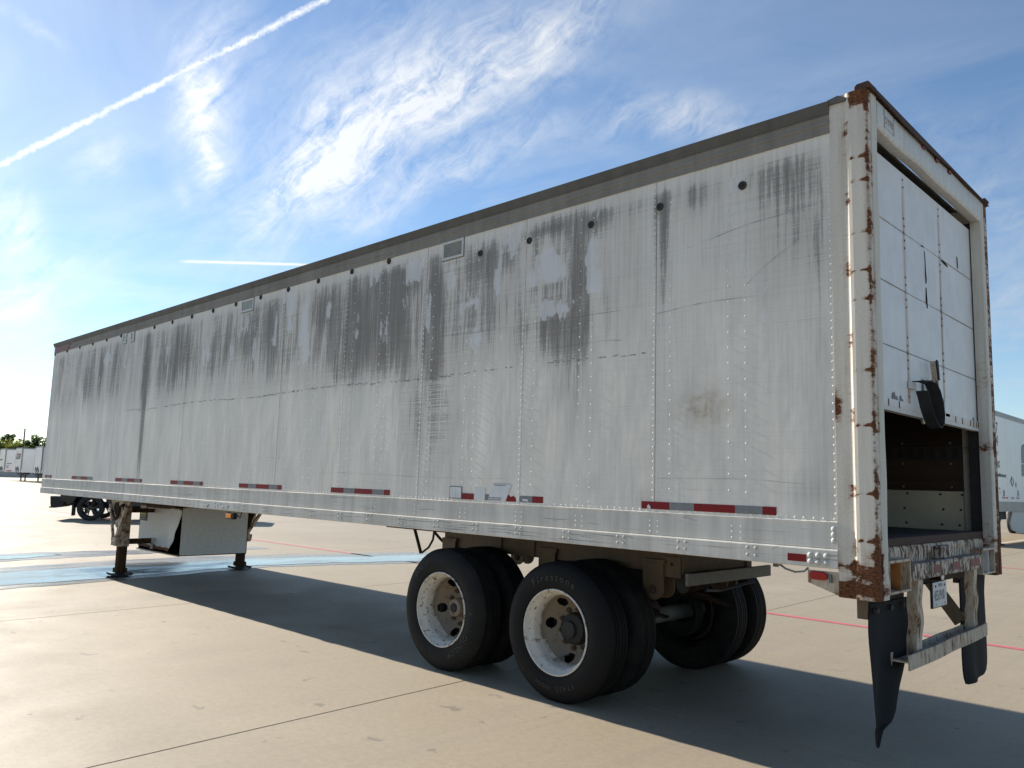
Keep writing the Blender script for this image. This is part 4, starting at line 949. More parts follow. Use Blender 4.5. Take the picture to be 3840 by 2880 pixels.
fr_l = [(1.755, .985), (1.752, .94), (1.748, .86), (1.742, .76), (1.735, .66), (1.728, .56), (1.722, .47), (1.722, .39), (1.735, .335), (1.765, .292), (1.80, .285)]
fr_r = [(2.385, .985), (2.372, .94), (2.355, .86), (2.36, .76), (2.372, .66), (2.378, .56), (2.382, .47), (2.384, .39), (2.380, .345), (2.36, .312), (2.30, .295)]
flap('far', fr_l, fr_r, lambda u, t: .095+.03*math.sin(u*3.1+.6)*t+.012*math.sin(u*9)*t, False)
MB().box(.055, .085, .075, .68, .945, 1.005).build('flap_hanger', 'rust', T); MB().box(.055, .085, 1.74, 2.40, .960, 1.005).build('flap_hanger', 'rust', T)
for y in (.12, .33, .52): MB().lathe([(.016, -.01), (.016, .014), (.0001, .016)], (.125, y, .925), 'x', 8).build('hanger_bolt', 'dark', T)
MB().box(.045, .10, .068, .084, .88, 1.0).build('hanger_plate', 'frame', T)
# side tail lamp bracket
tb = MB().prism([(-.205, 1.118), (-.022, 1.118), (-.022, .990), (-.205, 1.050)], 'y', .020, .030).build('tail_lamp_bracket', 'guard', T)
ov = [(-.139+.052*math.copysign(abs(math.cos(a))**.55, math.cos(a)), 1.092+.023*math.copysign(abs(math.sin(a))**.75, math.sin(a))) for a in np.linspace(0, 2*math.pi, 24, endpoint=False)]
MB().prism(ov, 'y', -.002, .0195).build('red_tail_lamp', 'redlens', tb, bevel=.006)
MB().prism([(-.078, 1.105), (-.066, 1.10), (-.064, 1.06), (-.078, 1.058)], 'y', .0, .0195).build('lamp_clip', 'axle', tb)
MB().tube([(-.37, .02, 1.132), (-.33, .01, 1.112), (-.27, .0, 1.100), (-.22, .01, 1.108), (-.20, .02, 1.13)], .006, 6).build('lamp_wire', 'axle', T, smooth=True)

# ---- running gear
AX = (-3.370, -2.112); ZC = .493; RT = .497
def tyre_prof(sgn=1):
    """closed cross-section, h=0 is the outer sidewall; radius, height"""
    p = [(.290, .030), (.310, .012), (.345, .003), (.395, .000), (.430, .006), (.462, .020), (.478, .032), (.488, .045)]
    tread = [(.497, .056), (.497, .083), (.485, .085), (.485, .093), (.497, .095), (.498, .113), (.486, .115), (.486, .123), (.498, .125), (.498, .155), (.486, .157), (.486, .165), (.498, .167), (.497, .185), (.485, .187), (.485, .195), (.497, .197), (.497, .224)]
    q = [(r_, .28-h) for r_, h in p[::-1]]
    return p+tread+q+[(.275, .20), (.275, .08)]
def wheel_unit(x, y0, sgn, tm, rimm, outer, style):
    """y0 = outer face of this tyre, sgn=+1 when the inside of the trailer lies at +y"""
    c = (x, y0, ZC)
    hub = bpy.data.objects.new('wheel', None); COL.objects.link(hub); hub.parent = T
    mb = MB(); mb.lathe([(r_, h*sgn) for r_, h in tyre_prof()], c, 'y', 72, closed=True)
    mb.v = [(vx, vy, max(vz, .0015) if vz < .02 else vz) for vx, vy, vz in mb.v]
    mb.build('tyre', tm, hub, smooth=True)
    if outer:
        rp_ = [(.303, .018), (.305, .010), (.300, .004), (.294, .006), (.289, .018), (.284, .030), (.278, .045), (.268, .060), (.262, .072), (.258, .090), (.256, .125), (.254, .155), (.250, .172), (.242, .188), (.225, .208), (.200, .234), (.178, .254), (.160, .262), (.140, .264), (.118, .264)]
    else:
        rp_ = [(.303, .018), (.300, .004), (.289, .018), (.26, .06), (.255, .15), (.24, .20)]
    def rw(vx, vy, vz):
        dd = abs(vy-y0); r_ = math.hypot(vx-x, vz-ZC)
        a = max(0, min(1, (dd-.10)/.10)); a *= 1 if vz > ZC-.1 or dd > .18 else .55  # low barrel gets less brown, so the light falling there is painted in
        if dd < .03: a = .2
        a = max(a, .24)
        return (a,)*3+(1,)
    if outer:
        fr_ = []
        for (ra, ha), (rb_, hb_) in zip(rp_, rp_[1:]):
            kk = 4 if ha > .165 else 1
            fr_ += [(ra+(rb_-ra)*q/kk, ha+(hb_-ha)*q/kk) for q in range(kk)]
        rp_ = fr_+[rp_[-1]]
    # dish with hand holes cut out of the disc
    n = 160; rm = MB(); m = len(rp_); 
    for k in range(n):
        a = 2*math.pi*k/n
        for r_, h in rp_: rm.v.append((x+r_*math.cos(a), y0+h*sgn, ZC+r_*math.sin(a)))
    hole_c = [R(t) for t in style['holes']] if outer else []
    for k in range(n):
        k2 = (k+1) % n; am = 2*math.pi*(k+.5)/n
        for j in range(m-1):
            rmid = (rp_[j][0]+rp_[j+1][0])/2; cut = False
            for hc in hole_c:
                da = (am-hc+math.pi) % (2*math.pi)-math.pi
                if (da*.212/.040)**2+((rmid-.212)/.031)**2 < 1.0 and rp_[j][1] > .175: cut = True
            if not cut: rm.f.append((k*m+j, k*m+j+1, k2*m+j+1, k2*m+j))
    rim = rm.build('rim', rimm, hub, smooth=True, attr=('wear', rw))
    if outer:
        MB().lathe([(.252, .300*sgn), (.150, .300*sgn), (.0001, .301*sgn)], (x, y0, ZC), 'y', 32).build('brake_backing', 'dark', hub)
        for k in range(10):
            a = 2*math.pi*k/10+.2; cx, cz = x+.143*math.cos(a), ZC+.143*math.sin(a)
            q = MB(); q.lathe([(.020, .264*sgn), (.020, .244*sgn), (.012, .240*sgn), (.012, .224*sgn), (.0001, .223*sgn)], (cx, y0, cz), 'y', 6)
            q.build('lug_nut', 'nut', hub)
        if style['hub'] == 'white':
            MB().lathe([(.120, .265*sgn), (.112, .245*sgn), (.082, .235*sgn), (.078, .185*sgn), (.070, .166*sgn), (.040, .160*sgn)], c, 'y', 32).build('hub', rimm, hub, smooth=True, attr=('wear', lambda *_: (.6, .6, .6, 1)))
            MB().lathe([(.041, .161*sgn), (.036, .150*sgn), (.026, .152*sgn), (.0001, .158*sgn)], c, 'y', 24).build('hub_cap', 'dark', hub, smooth=True)
        else:
            MB().lathe([(.120, .266*sgn), (.116, .235*sgn), (.108, .205*sgn), (.085, .192*sgn), (.066, .188*sgn), (.060, .160*sgn), (.032, .156*sgn), (.0001, .156*sgn)], c, 'y', 32).build('hub', 'dark', hub, smooth=True)
            MB().tube([(x-.10, y0+.12*sgn, ZC-.225), (x-.055, y0+.25*sgn, ZC-.190)], .006, 6).build('valve_stem', 'axle', hub)
    return hub
for ax_i, x in enumerate(AX):
    stl = ({'holes': (-100, -28, 44, 116, 188), 'hub': 'white'}, {'holes': (-97, -25, 47, 119, 175), 'hub': 'dark'})[ax_i]
    wo_ = wheel_unit(x, .050, 1, ('tyre_brown', 'tyre_black')[ax_i], ('rim_a', 'rim_b')[ax_i], True, stl)
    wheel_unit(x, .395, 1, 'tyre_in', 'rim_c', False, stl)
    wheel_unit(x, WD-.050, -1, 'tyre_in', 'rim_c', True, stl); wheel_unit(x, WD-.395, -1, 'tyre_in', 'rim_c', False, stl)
    yf = lambda r_: .050+.0005-(0.0 if r_ < .40 else 0)+max(0, (r_-.40))*.14
    if ax_i == 0:
        arc_text('DUNLOP', .062, (x, 0, ZC), .352, R(-48), yf, 'lettering', wo_, spacing=1.15)
        arc_text('R', .05, (x, 0, ZC), .36, R(2), yf, 'lettering', wo_); [arc_text(ch, .045, (x, 0, ZC), .372, R(-114-6*k), yf, 'lettering', wo_) for k, ch in enumerate('SP')]
        arc_text('DUNLOP', .045, (x, 0, ZC), .385, R(128), yf, 'lettering', wo_, spacing=1.1)
    else:
        arc_text('Firestone', .072, (x, 0, ZC), .365, R(92), yf, 'lettering', wo_, spacing=1.45)
        arc_text('FT455', .052, (x, 0, ZC), .372, R(-72), yf, 'lettering', wo_, spacing=1.35); arc_text('RADIAL', .040, (x, 0, ZC), .378, R(-104), yf, 'lettering', wo_, spacing=1.1)
        mb = MB(); mb.lathe([(.352, -.0008), (.354, -.0022), (.356, -.0008)], (x, .0515, ZC), 'y', 90)
    MB().tube([(x, .40, ZC), (x, WD-.40, ZC)], .066, 20).build('axle', 'axle', T, smooth=True)
    for y in (.74, WD-.74):
        MB().lathe([(.21, -.06), (.21, .06), (.10, .075)], (x, y, ZC), 'y', 24).build('brake_drum', 'dark', T, smooth=True)
        for k in range(3):
            zz_ = ZC+.10+k*.017
            MB().add([(xx, y+s_*.04, zz_+.05*(1-((xx-x)/.5)**2)+dz) for xx in np.linspace(x-.5+.08*k, x+.5-.08*k, 9) for s_ in (-1, 1) for dz in (0, .014)],
                     [(4*i+a, 4*i+b, 4*i+4+b, 4*i+4+a) for i in range(8) for a, b in ((0, 1), (1, 3), (3, 2), (2, 0))]).build('leaf_spring', 'rust', T)
    MB().tube([(x+.18, .86, ZC+.10), (x+.18, 1.02, ZC+.10)], .085, 14).build('brake_chamber', 'rust', T, smooth=True)
    MB().tube([(x+.18, WD-.9, ZC+.28), (x+.18, WD-.66, ZC+.28)], .09, 14).build('brake_chamber', 'rust', T, smooth=True)
    MB().beam((x, .95, ZC), (x+.14, .95, ZC+.16), .02, .05).build('slack_adjuster', 'rust', T)
for y0 in (.70, WD-.79):
    MB().box(-4.08, -1.44, y0, y0+.09, .930, 1.075).build('slider_rail', 'frame', T, bevel=.004)
    MB().box(-4.95, -1.30, y0-.02, y0+.11, 1.078, 1.130).build('body_rail', 'legdark', T)
    for xc in (-3.98, -2.74, -1.68):
        pts_ = [(xc-.09, 1.0), (xc+.09, 1.0), (xc+.09, .80)]+[(xc+.09*math.cos(a), .80-.075*math.sin(a)) for a in np.linspace(.2, math.pi-.2, 8)]+[(xc-.09, .80)]
        hb = MB().prism(pts_, 'y', y0-.035, y0-.022).build('spring_hanger', 'frame', T); MB().prism(pts_, 'y', y0+.112, y0+.125).build('spring_hanger', 'frame', T)
        MB().lathe([(.035, 0), (.030, -.012), (.0001, -.014)], (xc, y0-.035, .80), 'y', 10).build('hanger_bolt', 'rust', T)
        MB().box(xc-.10, xc+.10, y0-.03, y0+.12, .985, 1.02).build('hanger_plate', 'frame', T)
    MB().box(-1.60, -1.455, y0-.012, y0-.002, .90, 1.05).build('stop_block', 'frame', T)
    MB().lathe([(.014, 0), (.0001, -.001)], (-1.53, y0-.0125, .995), 'y', 10).build('bolt_hole', 'ear', T)
    for xc in (-2.95, -3.35): MB().box(xc-.05, xc+.05, y0-.014, y0-.002, .935, 1.07).build('slider_gusset', 'frame', T)
MB().box(-1.362, -1.335, .60, 1.855, .862, .948).build('slider_end_bar', 'axle', T, bevel=.003)
for x in (-3.98, -2.74, -1.50): MB().box(x-.05, x+.05, .79, WD-.79, .94, 1.06).build('cross_member', 'frame', T)
MB().box(-1.28, -1.24, 1.78, 1.81, .945, 1.13).build('hose_hanger', 'ventframe', T)
MB().tube([(-4.604, .75, 1.075), (-4.485, .75, .835)], .016, 8).build('pull_rod', 'dark', T); MB().tube([(-4.47, .75, .842), (-4.37, .75, .90), (-4.31, .75, .98), (-4.295, .75, 1.075)], .011, 8).build('pull_rod', 'dark', T, smooth=True); MB().tube([(-4.295, .75, 1.055), (-4.21, .75, 1.0), (-4.12, .75, .95)], .014, 8).build('pull_rod', 'dark', T, smooth=True)
MB().box(-4.95, -4.0, .66, .70, 1.066, 1.080).build('slider_track', 'legdark', T)
MB().tube([(-2.4, 1.2, .84), (-1.75, 1.2, .84)], .12, 18).build('air_tank', 'dark', T, smooth=True)
MB().tube([(-1.34, .9, .86), (-1.5, 1.1, .78), (-1.6, 1.5, .74), (-1.5, 1.9, .80)], .012, 6).build('air_hose', 'black', T, smooth=True)
for x in np.arange(-13.8, -.3, .61): MB().box(x, x+.05, .03, WD-.03, 1.145, 1.189).build('floor_joist', 'frame', T)

# ---- landing gear
LX = -10.905
for nm, y0 in (('near', .20), ('far', 2.113)):
    yc = y0+.06; sg = 1 if nm == 'near' else -1
    lg = MB().box(LX-.075, LX+.075, yc-.075, yc+.075, .44, 1.13).build('landing_leg', 'legpaint', T, bevel=.01)
    MB().box(LX-.06, LX+.06, yc-.06, yc+.06, .055, .445).build('inner_leg', 'legdark', lg, bevel=.008)
    MB().box(LX-.08, LX+.08, yc-.08, yc+.08, .055, .125).build('foot_bracket', 'legdark', lg, bevel=.01)
    MB().prism([(yc-.14, .045), (yc-.12, .018), (yc+.12, .018), (yc+.14, .045), (yc+.14, .055), (yc+.12, .032), (yc-.12, .032), (yc-.14, .055)], 'x', LX-.15, LX+.15).build('foot_plate', 'dark', lg)
    MB().box(LX-.05, LX+.05, yc-.05, yc+.05, .002, .05).build('foot_pad', 'dark', lg)
    # mounting plate with a torn hole, and the V of braces
    yp = y0-.03 if nm == 'near' else y0+.15
    pts_ = [(LX-.36, 1.135), (LX+.42, 1.135), (LX+.30, .98), (LX+.12, .72), (LX-.07, .72), (LX-.20, .95)]
    MB().prism(pts_, 'y', yp, yp+.012).build('wing_plate', 'legpaint', lg)
    if nm == 'near':
        MB().prism([(LX-.17, 1.08), (LX-.02, 1.10), (LX+.0, 1.02), (LX-.03, .93), (LX-.13, .90), (LX-.16, .97), (LX-.22, 1.0)], 'y', yp-.003, yp-.0006).build('torn_hole', 'ear', lg)
        MB().tube([(LX+.03, yp-.03, .86), (LX+.14, yp-.04, 1.03), (LX+.24, yp-.035, 1.06), (LX+.31, yp-.02, .99)], .024, 8).build('crank_arm', 'legdark', lg, smooth=True)
        MB().tube([(LX-.2, yp-.03, .97), (LX-.05, yp-.05, .88), (LX+.02, yp-.04, .84)], .018, 8).build('crank_arm', 'rust', lg, smooth=True)
    MB().beam((LX-.30, yp-.02, 1.06), (LX-.06, yp-.02, .52), .045, .03, (0, 1, 0)).build('leg_brace', 'legpaint', lg)
    MB().beam((LX+.33, yp-.02, 1.04), (LX+.03, yp-.02, .54), .055, .04, (0, 1, 0)).build('leg_brace', 'legpaint', lg)
    MB().prism([(LX-.10, .58), (LX+.10, .575), (LX+.09, .50), (LX+.06, .455), (LX-.06, .46)], 'y', yp-.045, yp+.045).build('brace_clamp', 'legpaint', lg)
    if nm == 'far': MB().beam((LX+.05, yc, .48), (LX+.75, yc, 1.10), .05, .03).build('leg_brace', 'legpaint', lg)
    for k in range(4): MB().lathe([(.010, 0), (.0001, -.008)], (LX-.07+.05*k, yp-.046, .47+.03*(k % 2)), 'y', 6).build('clamp_bolt', 'rust', lg)
MB().box(LX-.03, LX+.03, .33, 2.11, .47, .55).build('cross_tube', 'legdark', T, bevel=.004)
MB().box(LX-.02, LX+.02, .33, 2.11, .94, 1.0).build('cross_tube', 'legdark', T)
# storage box slung between the legs, its door rusted and peeling away
BX0, BX1, BY0, BY1, BZ0, BZ1 = -11.45, -9.90, .70, 1.745, .352, 1.075
sb = MB(); t_ = .012
sb.box(BX0, BX1, BY0+t_, BY1, BZ0, BZ0+t_); sb.box(BX0, BX1, BY1-t_, BY1, BZ0+t_, BZ1); sb.box(BX0, BX0+t_, BY0+t_, BY1-t_, BZ0+t_, BZ1); sb.box(BX0+t_, BX1, BY0+t_, BY1-t_, BZ1-t_, BZ1)
bo = sb.build('storage_box', 'legdark', T)
mb = MB(); mb.grid(lambda u, v: (BX1+.0, BY0+(BY1-BY0)*u, BZ0+(BZ1-BZ0)*v), 30, 24); mb.grid(lambda u, v: (BX1-.012, BY0+(BY1-BY0)*u, BZ0+(BZ1-BZ0)*v), 1, 1)
mb.add([(BX1, BY0, BZ0), (BX1-.012, BY0, BZ0), (BX1-.012, BY0, BZ1), (BX1, BY0, BZ1)], [(0, 1, 2, 3)]); mb.add([(BX1, BY0, BZ0), (BX1-.012, BY0, BZ0), (BX1-.012, BY1, BZ0), (BX1, BY1, BZ0)], [(0, 1, 2, 3)])
mb.build('box_end_panel', 'box', bo, attr=('rust', lambda x, y, z: ((.8*max(0, (z-1.02)/.05)*max(0, 1-(y-BY0)/.5)+.6*math.exp(-((y-BY0)/.03)**2-((z-BZ0)/.03)**2)),)*3+(1,)))
def bdoor(u, v):
    x = BX0+.01+(BX1-.03-BX0)*u; z = BZ0+.055+(BZ1-BZ0-.085)*v
    tear = max(0, u-.72)/.28; low = max(0, 1-v/.85)
    x -= .19*tear**1.4*low*(.85+.15*math.sin(v*17)); y = BY0-.005-.07*tear*low+.010*math.sin(u*4)*math.sin(v*3)*(1-v)
    y -= .03*max(0, 1-v*5)*math.sin(u*2.6)
    return (x, y, z)
mb = MB(); mb.grid(bdoor, 40, 26); n0 = len(mb.v); mb.grid(lambda u, v: tuple(a+b for a, b in zip(bdoor(u, v), (0, .006, 0))), 40, 26)
bd = mb.build('box_door', 'box', bo, smooth=True, attr=('rust', lambda x, y, z: (min(1.1, .95*max(0, 1-(z-BZ0-.055)/.075)+.6*max(0, (z-(BZ1-.09))/.05)+.55*math.exp(-((x-BX0)/.03)**2)),)*3+(1,)))
MB().box(BX0, BX1-.02, BY0-.02, BY0+.01, BZ0-.004, BZ0+.012).build('box_sill', 'guard', bo)
MB().box(-10.88, -10.78, BY0-.028, BY0-.012, .475, .555).build('door_latch', 'ventframe', bd, bevel=.004); MB().box(-10.885, -10.785, BY0-.034, BY0-.014, .39, .47).build('hasp', 'axle', bd, bevel=.004)
MB().box(BX0, BX1-.25, BY0-.006, BY0+.0, BZ1-.028, BZ1+.004).build('hinge_strip', 'rust', bo)
sk_ = MB().box(BX0+.02, BX0+.29, BY0-.0165, BY0-.0150, .80, 1.045).build('warning_sign', 'ink', bo)
for z, h, c in ((1.00, .026, 'yellow'), (.975, .008, 'yellow'), (.955, .008, 'silver'), (.935, .008, 'silver'), (.895, .022, 'yellow'), (.87, .008, 'yellow'), (.85, .008, 'silver'), (.825, .010, 'silver')):
    MB().box(BX0+.045, BX0+.265, BY0-.0175, BY0-.0168, z, z+h).build('sign_print', c, sk_)

# ------------------------------------------------------------------ other trailers
def far_trailer(origin, label, group, w=2.6, Ln=16.15, h=4.11, nose_logo=None, sidetext=None, skirt=False, seams=0, legs_at=2.6):
    """axis +Y, nose at -Y end, near (+X) side at origin x"""
    x1, y0 = origin; x0 = x1-w; t = empty('parked_trailer', (x1, y0, 0), label, 'trailer', group)
    def P(mb, name, mat, parent=t, **kw): return mb.build(name, mat, parent, **kw)
    zb = 1.12
    n = int(round((Ln-.2)/1.22)); yy = [.12+(Ln-.24)*i/n for i in range(n+1)]
    for i in range(n):
        P(MB().box(-.03, 0, yy[i]+.006, yy[i+1]-.006, zb+.32, h-.16), 'side_panel', 'tw'); 
    P(MB().box(-w+.03, -.032, .03, Ln-.03, zb+.1, h-.05), 'body', 'tw')
    P(MB().box(-w, 0.012, .0, Ln, h-.158, h), 'top_rail', 'tgrey'); P(MB().box(-w, .015, .04, Ln, zb, zb+.318), 'bottom_rail', 'tgrey' if skirt else 'tw')
    P(MB().box(-w+.06, -.06, -.03, .03, zb, h-.16), 'nose_panel', 'tn')
    for xx in (-w+.03, -.03): P(MB().box(xx-.04, xx+.04, -.035, .10, zb, h-.02), 'corner_post', 'tgrey', bevel=.02)
    for xx in (-.35, -w+.35):
        l = P(MB().box(xx-.07, xx+.07, legs_at-.07, legs_at+.07, .05, zb), 'landing_leg', 'dark'); P(MB().box(xx-.16, xx+.16, legs_at-.16, legs_at+.16, .0, .05), 'foot_plate', 'dark', l)
        P(MB().beam((xx, legs_at, .5), (xx, legs_at-.7, zb), .06, .06), 'leg_brace', 'dark', l); P(MB().beam((xx, legs_at, .5), (xx, legs_at+.55, zb), .06, .06), 'leg_brace', 'dark', l)
    P(MB().box(-w+.35, -.35, legs_at-.05, legs_at+.05, .55, .65), 'cross_tube', 'dark'); P(MB().box(-w+.2, -.2, legs_at-.3, legs_at+.5, .85, zb-.002), 'leg_mount', 'dark')
    for k, ya in enumerate((Ln-2.1, Ln-3.35)):
        for xx in (-.17, -w+.17, -.5, -w+.5):
            wh = P(MB().lathe([(.28, -.13), (.42, -.14), (.48, -.11), (.50, -.08), (.50, .08), (.48, .11), (.42, .14), (.28, .13), (.15, .02)], (xx, ya, .50), 'x', 28), 'wheel', 'black', smooth=True)
            P(MB().lathe([(.28, .125), (.24, .06), (.12, .03), (.0001, .03)], (xx, ya, .5), 'x', 20), 'rim', 'ventframe', wh)
    P(MB().box(-1.9, -.7, Ln-4.4, Ln-1.2, .75, zb), 'running_gear', 'dark'); P(MB().box(-w+.1, -.1, Ln-.02, Ln+.03, zb, h-.05), 'rear_door', 'tn')
    # air couplings and cables low on the nose
    for xx, zz_ in ((-1.9, 1.7), (-1.5, 1.6), (-1.1, 1.75), (-.7, 1.55)):
        P(MB().box(xx-.07, xx+.07, -.075, -.031, zz_-.25, zz_+.1), 'air_coupling', 'logo'); P(MB().tube([(xx, -.06, zz_-.2), (xx+.05, -.08, zz_-.45), (xx+.1, -.05, zz_-.55)], .02, 6), 'air_hose', 'dark')
    for xx in (-.25, -w+.25):
        for zz_ in (h-.22, h-.42): P(MB().box(xx-.09, xx+.09, -.07, -.031, zz_-.05, zz_+.05), 'clearance_lamp', 'whitelens')
    if skirt:
        P(MB().prism([(legs_at+.75, zb-.003), (Ln-4.6, zb-.003), (Ln-5.0, .36), (legs_at+1.6, .36), (legs_at+.55, .52), (legs_at+.35, .75)], 'x', -.10, -.06), 'side_skirt', 'skirt')
    return t, P
GRP = 'white trailers parked in a row at the back of the lot'
ta, Pa = far_trailer((-117.8, 24.3), 'white trailer at the far left edge of the back row, cut by the frame', GRP)
tb_, Pb = far_trailer((-108.3, 23.75), 'white trailer with a dark red and black logo panel on its nose', GRP)
tc, Pc = far_trailer((-97.3, 22.9), 'white trailer of the back row half hidden behind the front corner of the old trailer', GRP)
for xx in (-.75, -1.55): pass
lp = Pb(MB().prism([(-2.35, 2.72), (-.65, 2.72), (-.35, 3.42), (-2.05, 3.42)], 'y', -.045, -.032), 'logo_panel', 'logo'); Pb(MB().prism([(-2.12, 3.26), (-.42, 3.26), (-.35, 3.42), (-2.05, 3.42)], 'y', -.052, -.046), 'logo_band', 'tred', lp)
text('PAM', .62, (-2.05, -.054, 2.82), (1, 0, 0), (0, 0, 1), 'sticker', lp, extrude=.003, shear=.2)
text("53'", .34, (.008, 2.1, 1.60), (0, 1, 0), (0, 0, 1), 'tred', tb_, extrude=.003)
text('PAM', .16, (.008, 2.35, 3.62), (0, 1, 0), (0, 0, 1), 'ink', tb_, extrude=.003)
for zz_, yy_ in ((2.15, .25), (1.85, .22), (1.65, .22)): Pa(MB().box(.001, .008, yy_, yy_+.55*(1 if zz_ > 2 else .45), zz_, zz_+.09), 'side_marking', 'greyink')
Pa(MB().box(.016, .022, .3, .85, 1.2, 1.33), 'red_reflector', 'tred'); Pa(MB().prism([(-2.3, 2.55), (-1.2, 2.6), (-1.1, 2.78), (-2.2, 2.75)], 'y', -.045, -.032), 'logo_panel', 'greyink')
# trailer beyond the rear: grey rails, skirt, blue-grey emblem
SWO = (-5.0, 24.75)
ts, Ps = far_trailer(SWO, 'white trailer with grey bottom rail and skirt, parked beyond the old trailer', None, skirt=True, legs_at=1.35, h=4.36)
def at(y, z): return (.004, (y+4.43)*.853-4.43-SWO[1], (z-1.549)*.853+1.549)
def ST(s, size, y, z, mat, **kw): return text(s, size*.853, at(y, z), (0, 1, 0), (0, 0, 1), mat, ts, extrude=.002, **kw)
ST('7', .62, 29.88, 3.98, 'greyink', shear=.15); ST('4', .62, 29.84, 3.50, 'greyink', shear=.15); ST('7-7', .22, 29.85, 3.15, 'greyink'); ST('DX', .40, 29.72, 2.68, 'ink')
ST('swifttrans.com', .225, 29.92, 2.35, 'navy', spacing=.92); ST('BI', .13, 30.08, 1.84 if False else 2.02-.16, 'tred'); ST('9.', .13, 30.12, 1.72, 'tred')
def SQ(pts, name, mat, x0=.001, x1=.006, parent=None): return Ps(MB().prism([at(*p)[1:] for p in pts], 'x', x0, x1), name, mat, parent or ts)
pc = SQ([(32.0, 2.42), (32.35, 2.22), (32.05, 2.0), (31.75, 2.22)], 'diamond_placard', 'greyink'); SQ([(32.03, 2.34), (32.22, 2.22), (32.05, 2.08), (31.88, 2.22)], 'placard_face', 'sticker', .0065, .009, pc)
SQ([(32.55, 2.18), (32.68, 2.18), (32.68, 2.0), (32.55, 2.0)], 'side_marking', 'greyink')
em = SQ([(33.72, 3.0), (36.3, 3.0), (36.3, 3.80), (34.1, 3.80), (33.85, 3.70), (33.75, 3.5)], 'emblem', 'teal'); SQ([(33.66, 2.5), (36.3, 2.5), (36.3, 2.96), (33.70, 2.96)], 'emblem_base', 'teal')
SQ([(33.60, 2.46), (36.3, 2.46), (36.3, 2.495), (33.62, 2.495)], 'emblem_edge', 'gold'); SQ([(34.25, 3.38), (36.0, 3.38), (36.0, 3.50), (34.25, 3.50)], 'emblem_print', 'sticker', .0065, .009, em)
for (ya, yb_, c) in ((30.42, 30.56, 'sticker'), (30.58, 30.78, 'tred'), (30.8, 30.93, 'sticker'), (30.95, 31.2, 'tred'), (31.75, 31.88, 'sticker'), (31.9, 32.15, 'tred'), (32.6, 32.7, 'sticker'), (32.72, 32.9, 'tred'), (32.92, 33.1, 'sticker')):
    SQ([(ya, 1.54), (yb_, 1.54), (yb_, 1.60), (ya, 1.60)], 'grey_reflector' if c == 'sticker' else 'red_reflector', c, .0155, .019)
SQ([(30.64, 1.62), (30.74, 1.62), (30.74, 1.86), (30.64, 1.86)], 'side_marking', 'navy', .0155, .019)
text('A', .36, (.016, at(32.75, 1.62)[1], at(32.75, 1.62)[2]), (0, 1, 0), (0, 0, 1), 'greyink', ts, extrude=.001)

# ------------------------------------------------------------------ pickup beyond the nose of the trailer
PX, PY = -25.60, 3.45
PA = R(-32); lw0 = (-.14, 1.15)
pk = empty('pickup_truck', (-25.5-(lw0[0]*math.cos(PA)-lw0[1]*math.sin(PA)), 4.62-(lw0[0]*math.sin(PA)+lw0[1]*math.cos(PA)), 0), 'black pickup truck seen under the front of the old trailer', 'pickup')
pk.rotation_euler.z = PA
def K(mb, name, mat, parent=pk, **kw): return mb.build(name, mat, parent, **kw)
side = [(.25, .62), (.30, 1.15), (1.95, 1.17), (2.0, 1.18), (2.12, 1.80), (2.5, 1.90), (3.4, 1.88), (4.15, 1.25), (5.5, 1.12), (5.75, .95), (5.75, .55), (5.25, .50)]+[(4.72+.50*math.cos(a), .42+.50*math.sin(a)) for a in np.linspace(.2, math.pi-.2, 9)]+[(4.1, .45), (1.75, .45)]+[(1.15+.50*math.cos(a), .42+.50*math.sin(a)) for a in np.linspace(.2, math.pi-.2, 9)]+[(.5, .52)]
K(MB().prism(side, 'x', -1.95, -.02), 'body', 'truck', bevel=.03)
K(MB().prism([(2.22, 1.22), (2.3, 1.74), (2.55, 1.82), (3.3, 1.80), (3.95, 1.28)], 'x', -.019, -.012), 'side_window', 'glass'); K(MB().prism([(2.22, 1.22), (2.3, 1.74), (2.55, 1.82), (3.3, 1.80), (3.95, 1.28)], 'x', -1.958, -1.951), 'side_window', 'glass')
K(MB().prism([(-.02, .74), (.35, .74), (.40, .60), (.36, .42), (.02, .40), (.0, .52)], 'x', -1.93, -.03), 'rear_bumper', 'black', bevel=.02); K(MB().box(-1.75, -.2, -.07, .10, .37, .41), 'bumper_step', 'dark')
for xx in (-.24, -1.73): K(MB().box(xx-.12, xx+.12, .60, .66, .14, .55), 'mud_flap', 'black', bevel=.01)
for y in (1.15, 4.72):
    for xx in (-.14, -1.83):
        sg = 1 if xx > -1 else -1
        wh = bpy.data.objects.new('wheel', None); COL.objects.link(wh); wh.parent = pk
        K(MB().lathe([(.27, -.12), (.33, -.13), (.385, -.11), (.395, -.08), (.395, .08), (.385, .11), (.33, .13), (.27, .12)], (xx, y, .395), 'x', 36, closed=True), 'tyre', 'black', wh, smooth=True)
        K(MB().lathe([(.27, .11*sg), (.255, .09*sg), (.25, .02*sg), (.25, -.10*sg)], (xx, y, .395), 'x', 36), 'rim', 'truck', wh, smooth=True)
        for k in range(6):
            for d_ in (-.12, .12):
                a = 2*math.pi*k/6+.15; K(MB().beam((xx+.06*sg, y+.05*math.cos(a), .395+.05*math.sin(a)), (xx+.10*sg, y+.262*math.cos(a+d_*1.4), .395+.262*math.sin(a+d_*1.4)), .030, .03, (1, 0, 0)), 'spoke', 'truck', wh)
        K(MB().lathe([(.075, .03*sg), (.07, .10*sg), (.0001, .11*sg)], (xx, y, .395), 'x', 16), 'wheel_hub', 'truck', wh, smooth=True)
    K(MB().tube([(-1.7, y, .395), (-.3, y, .395)], .05, 10), 'axle', 'dark')
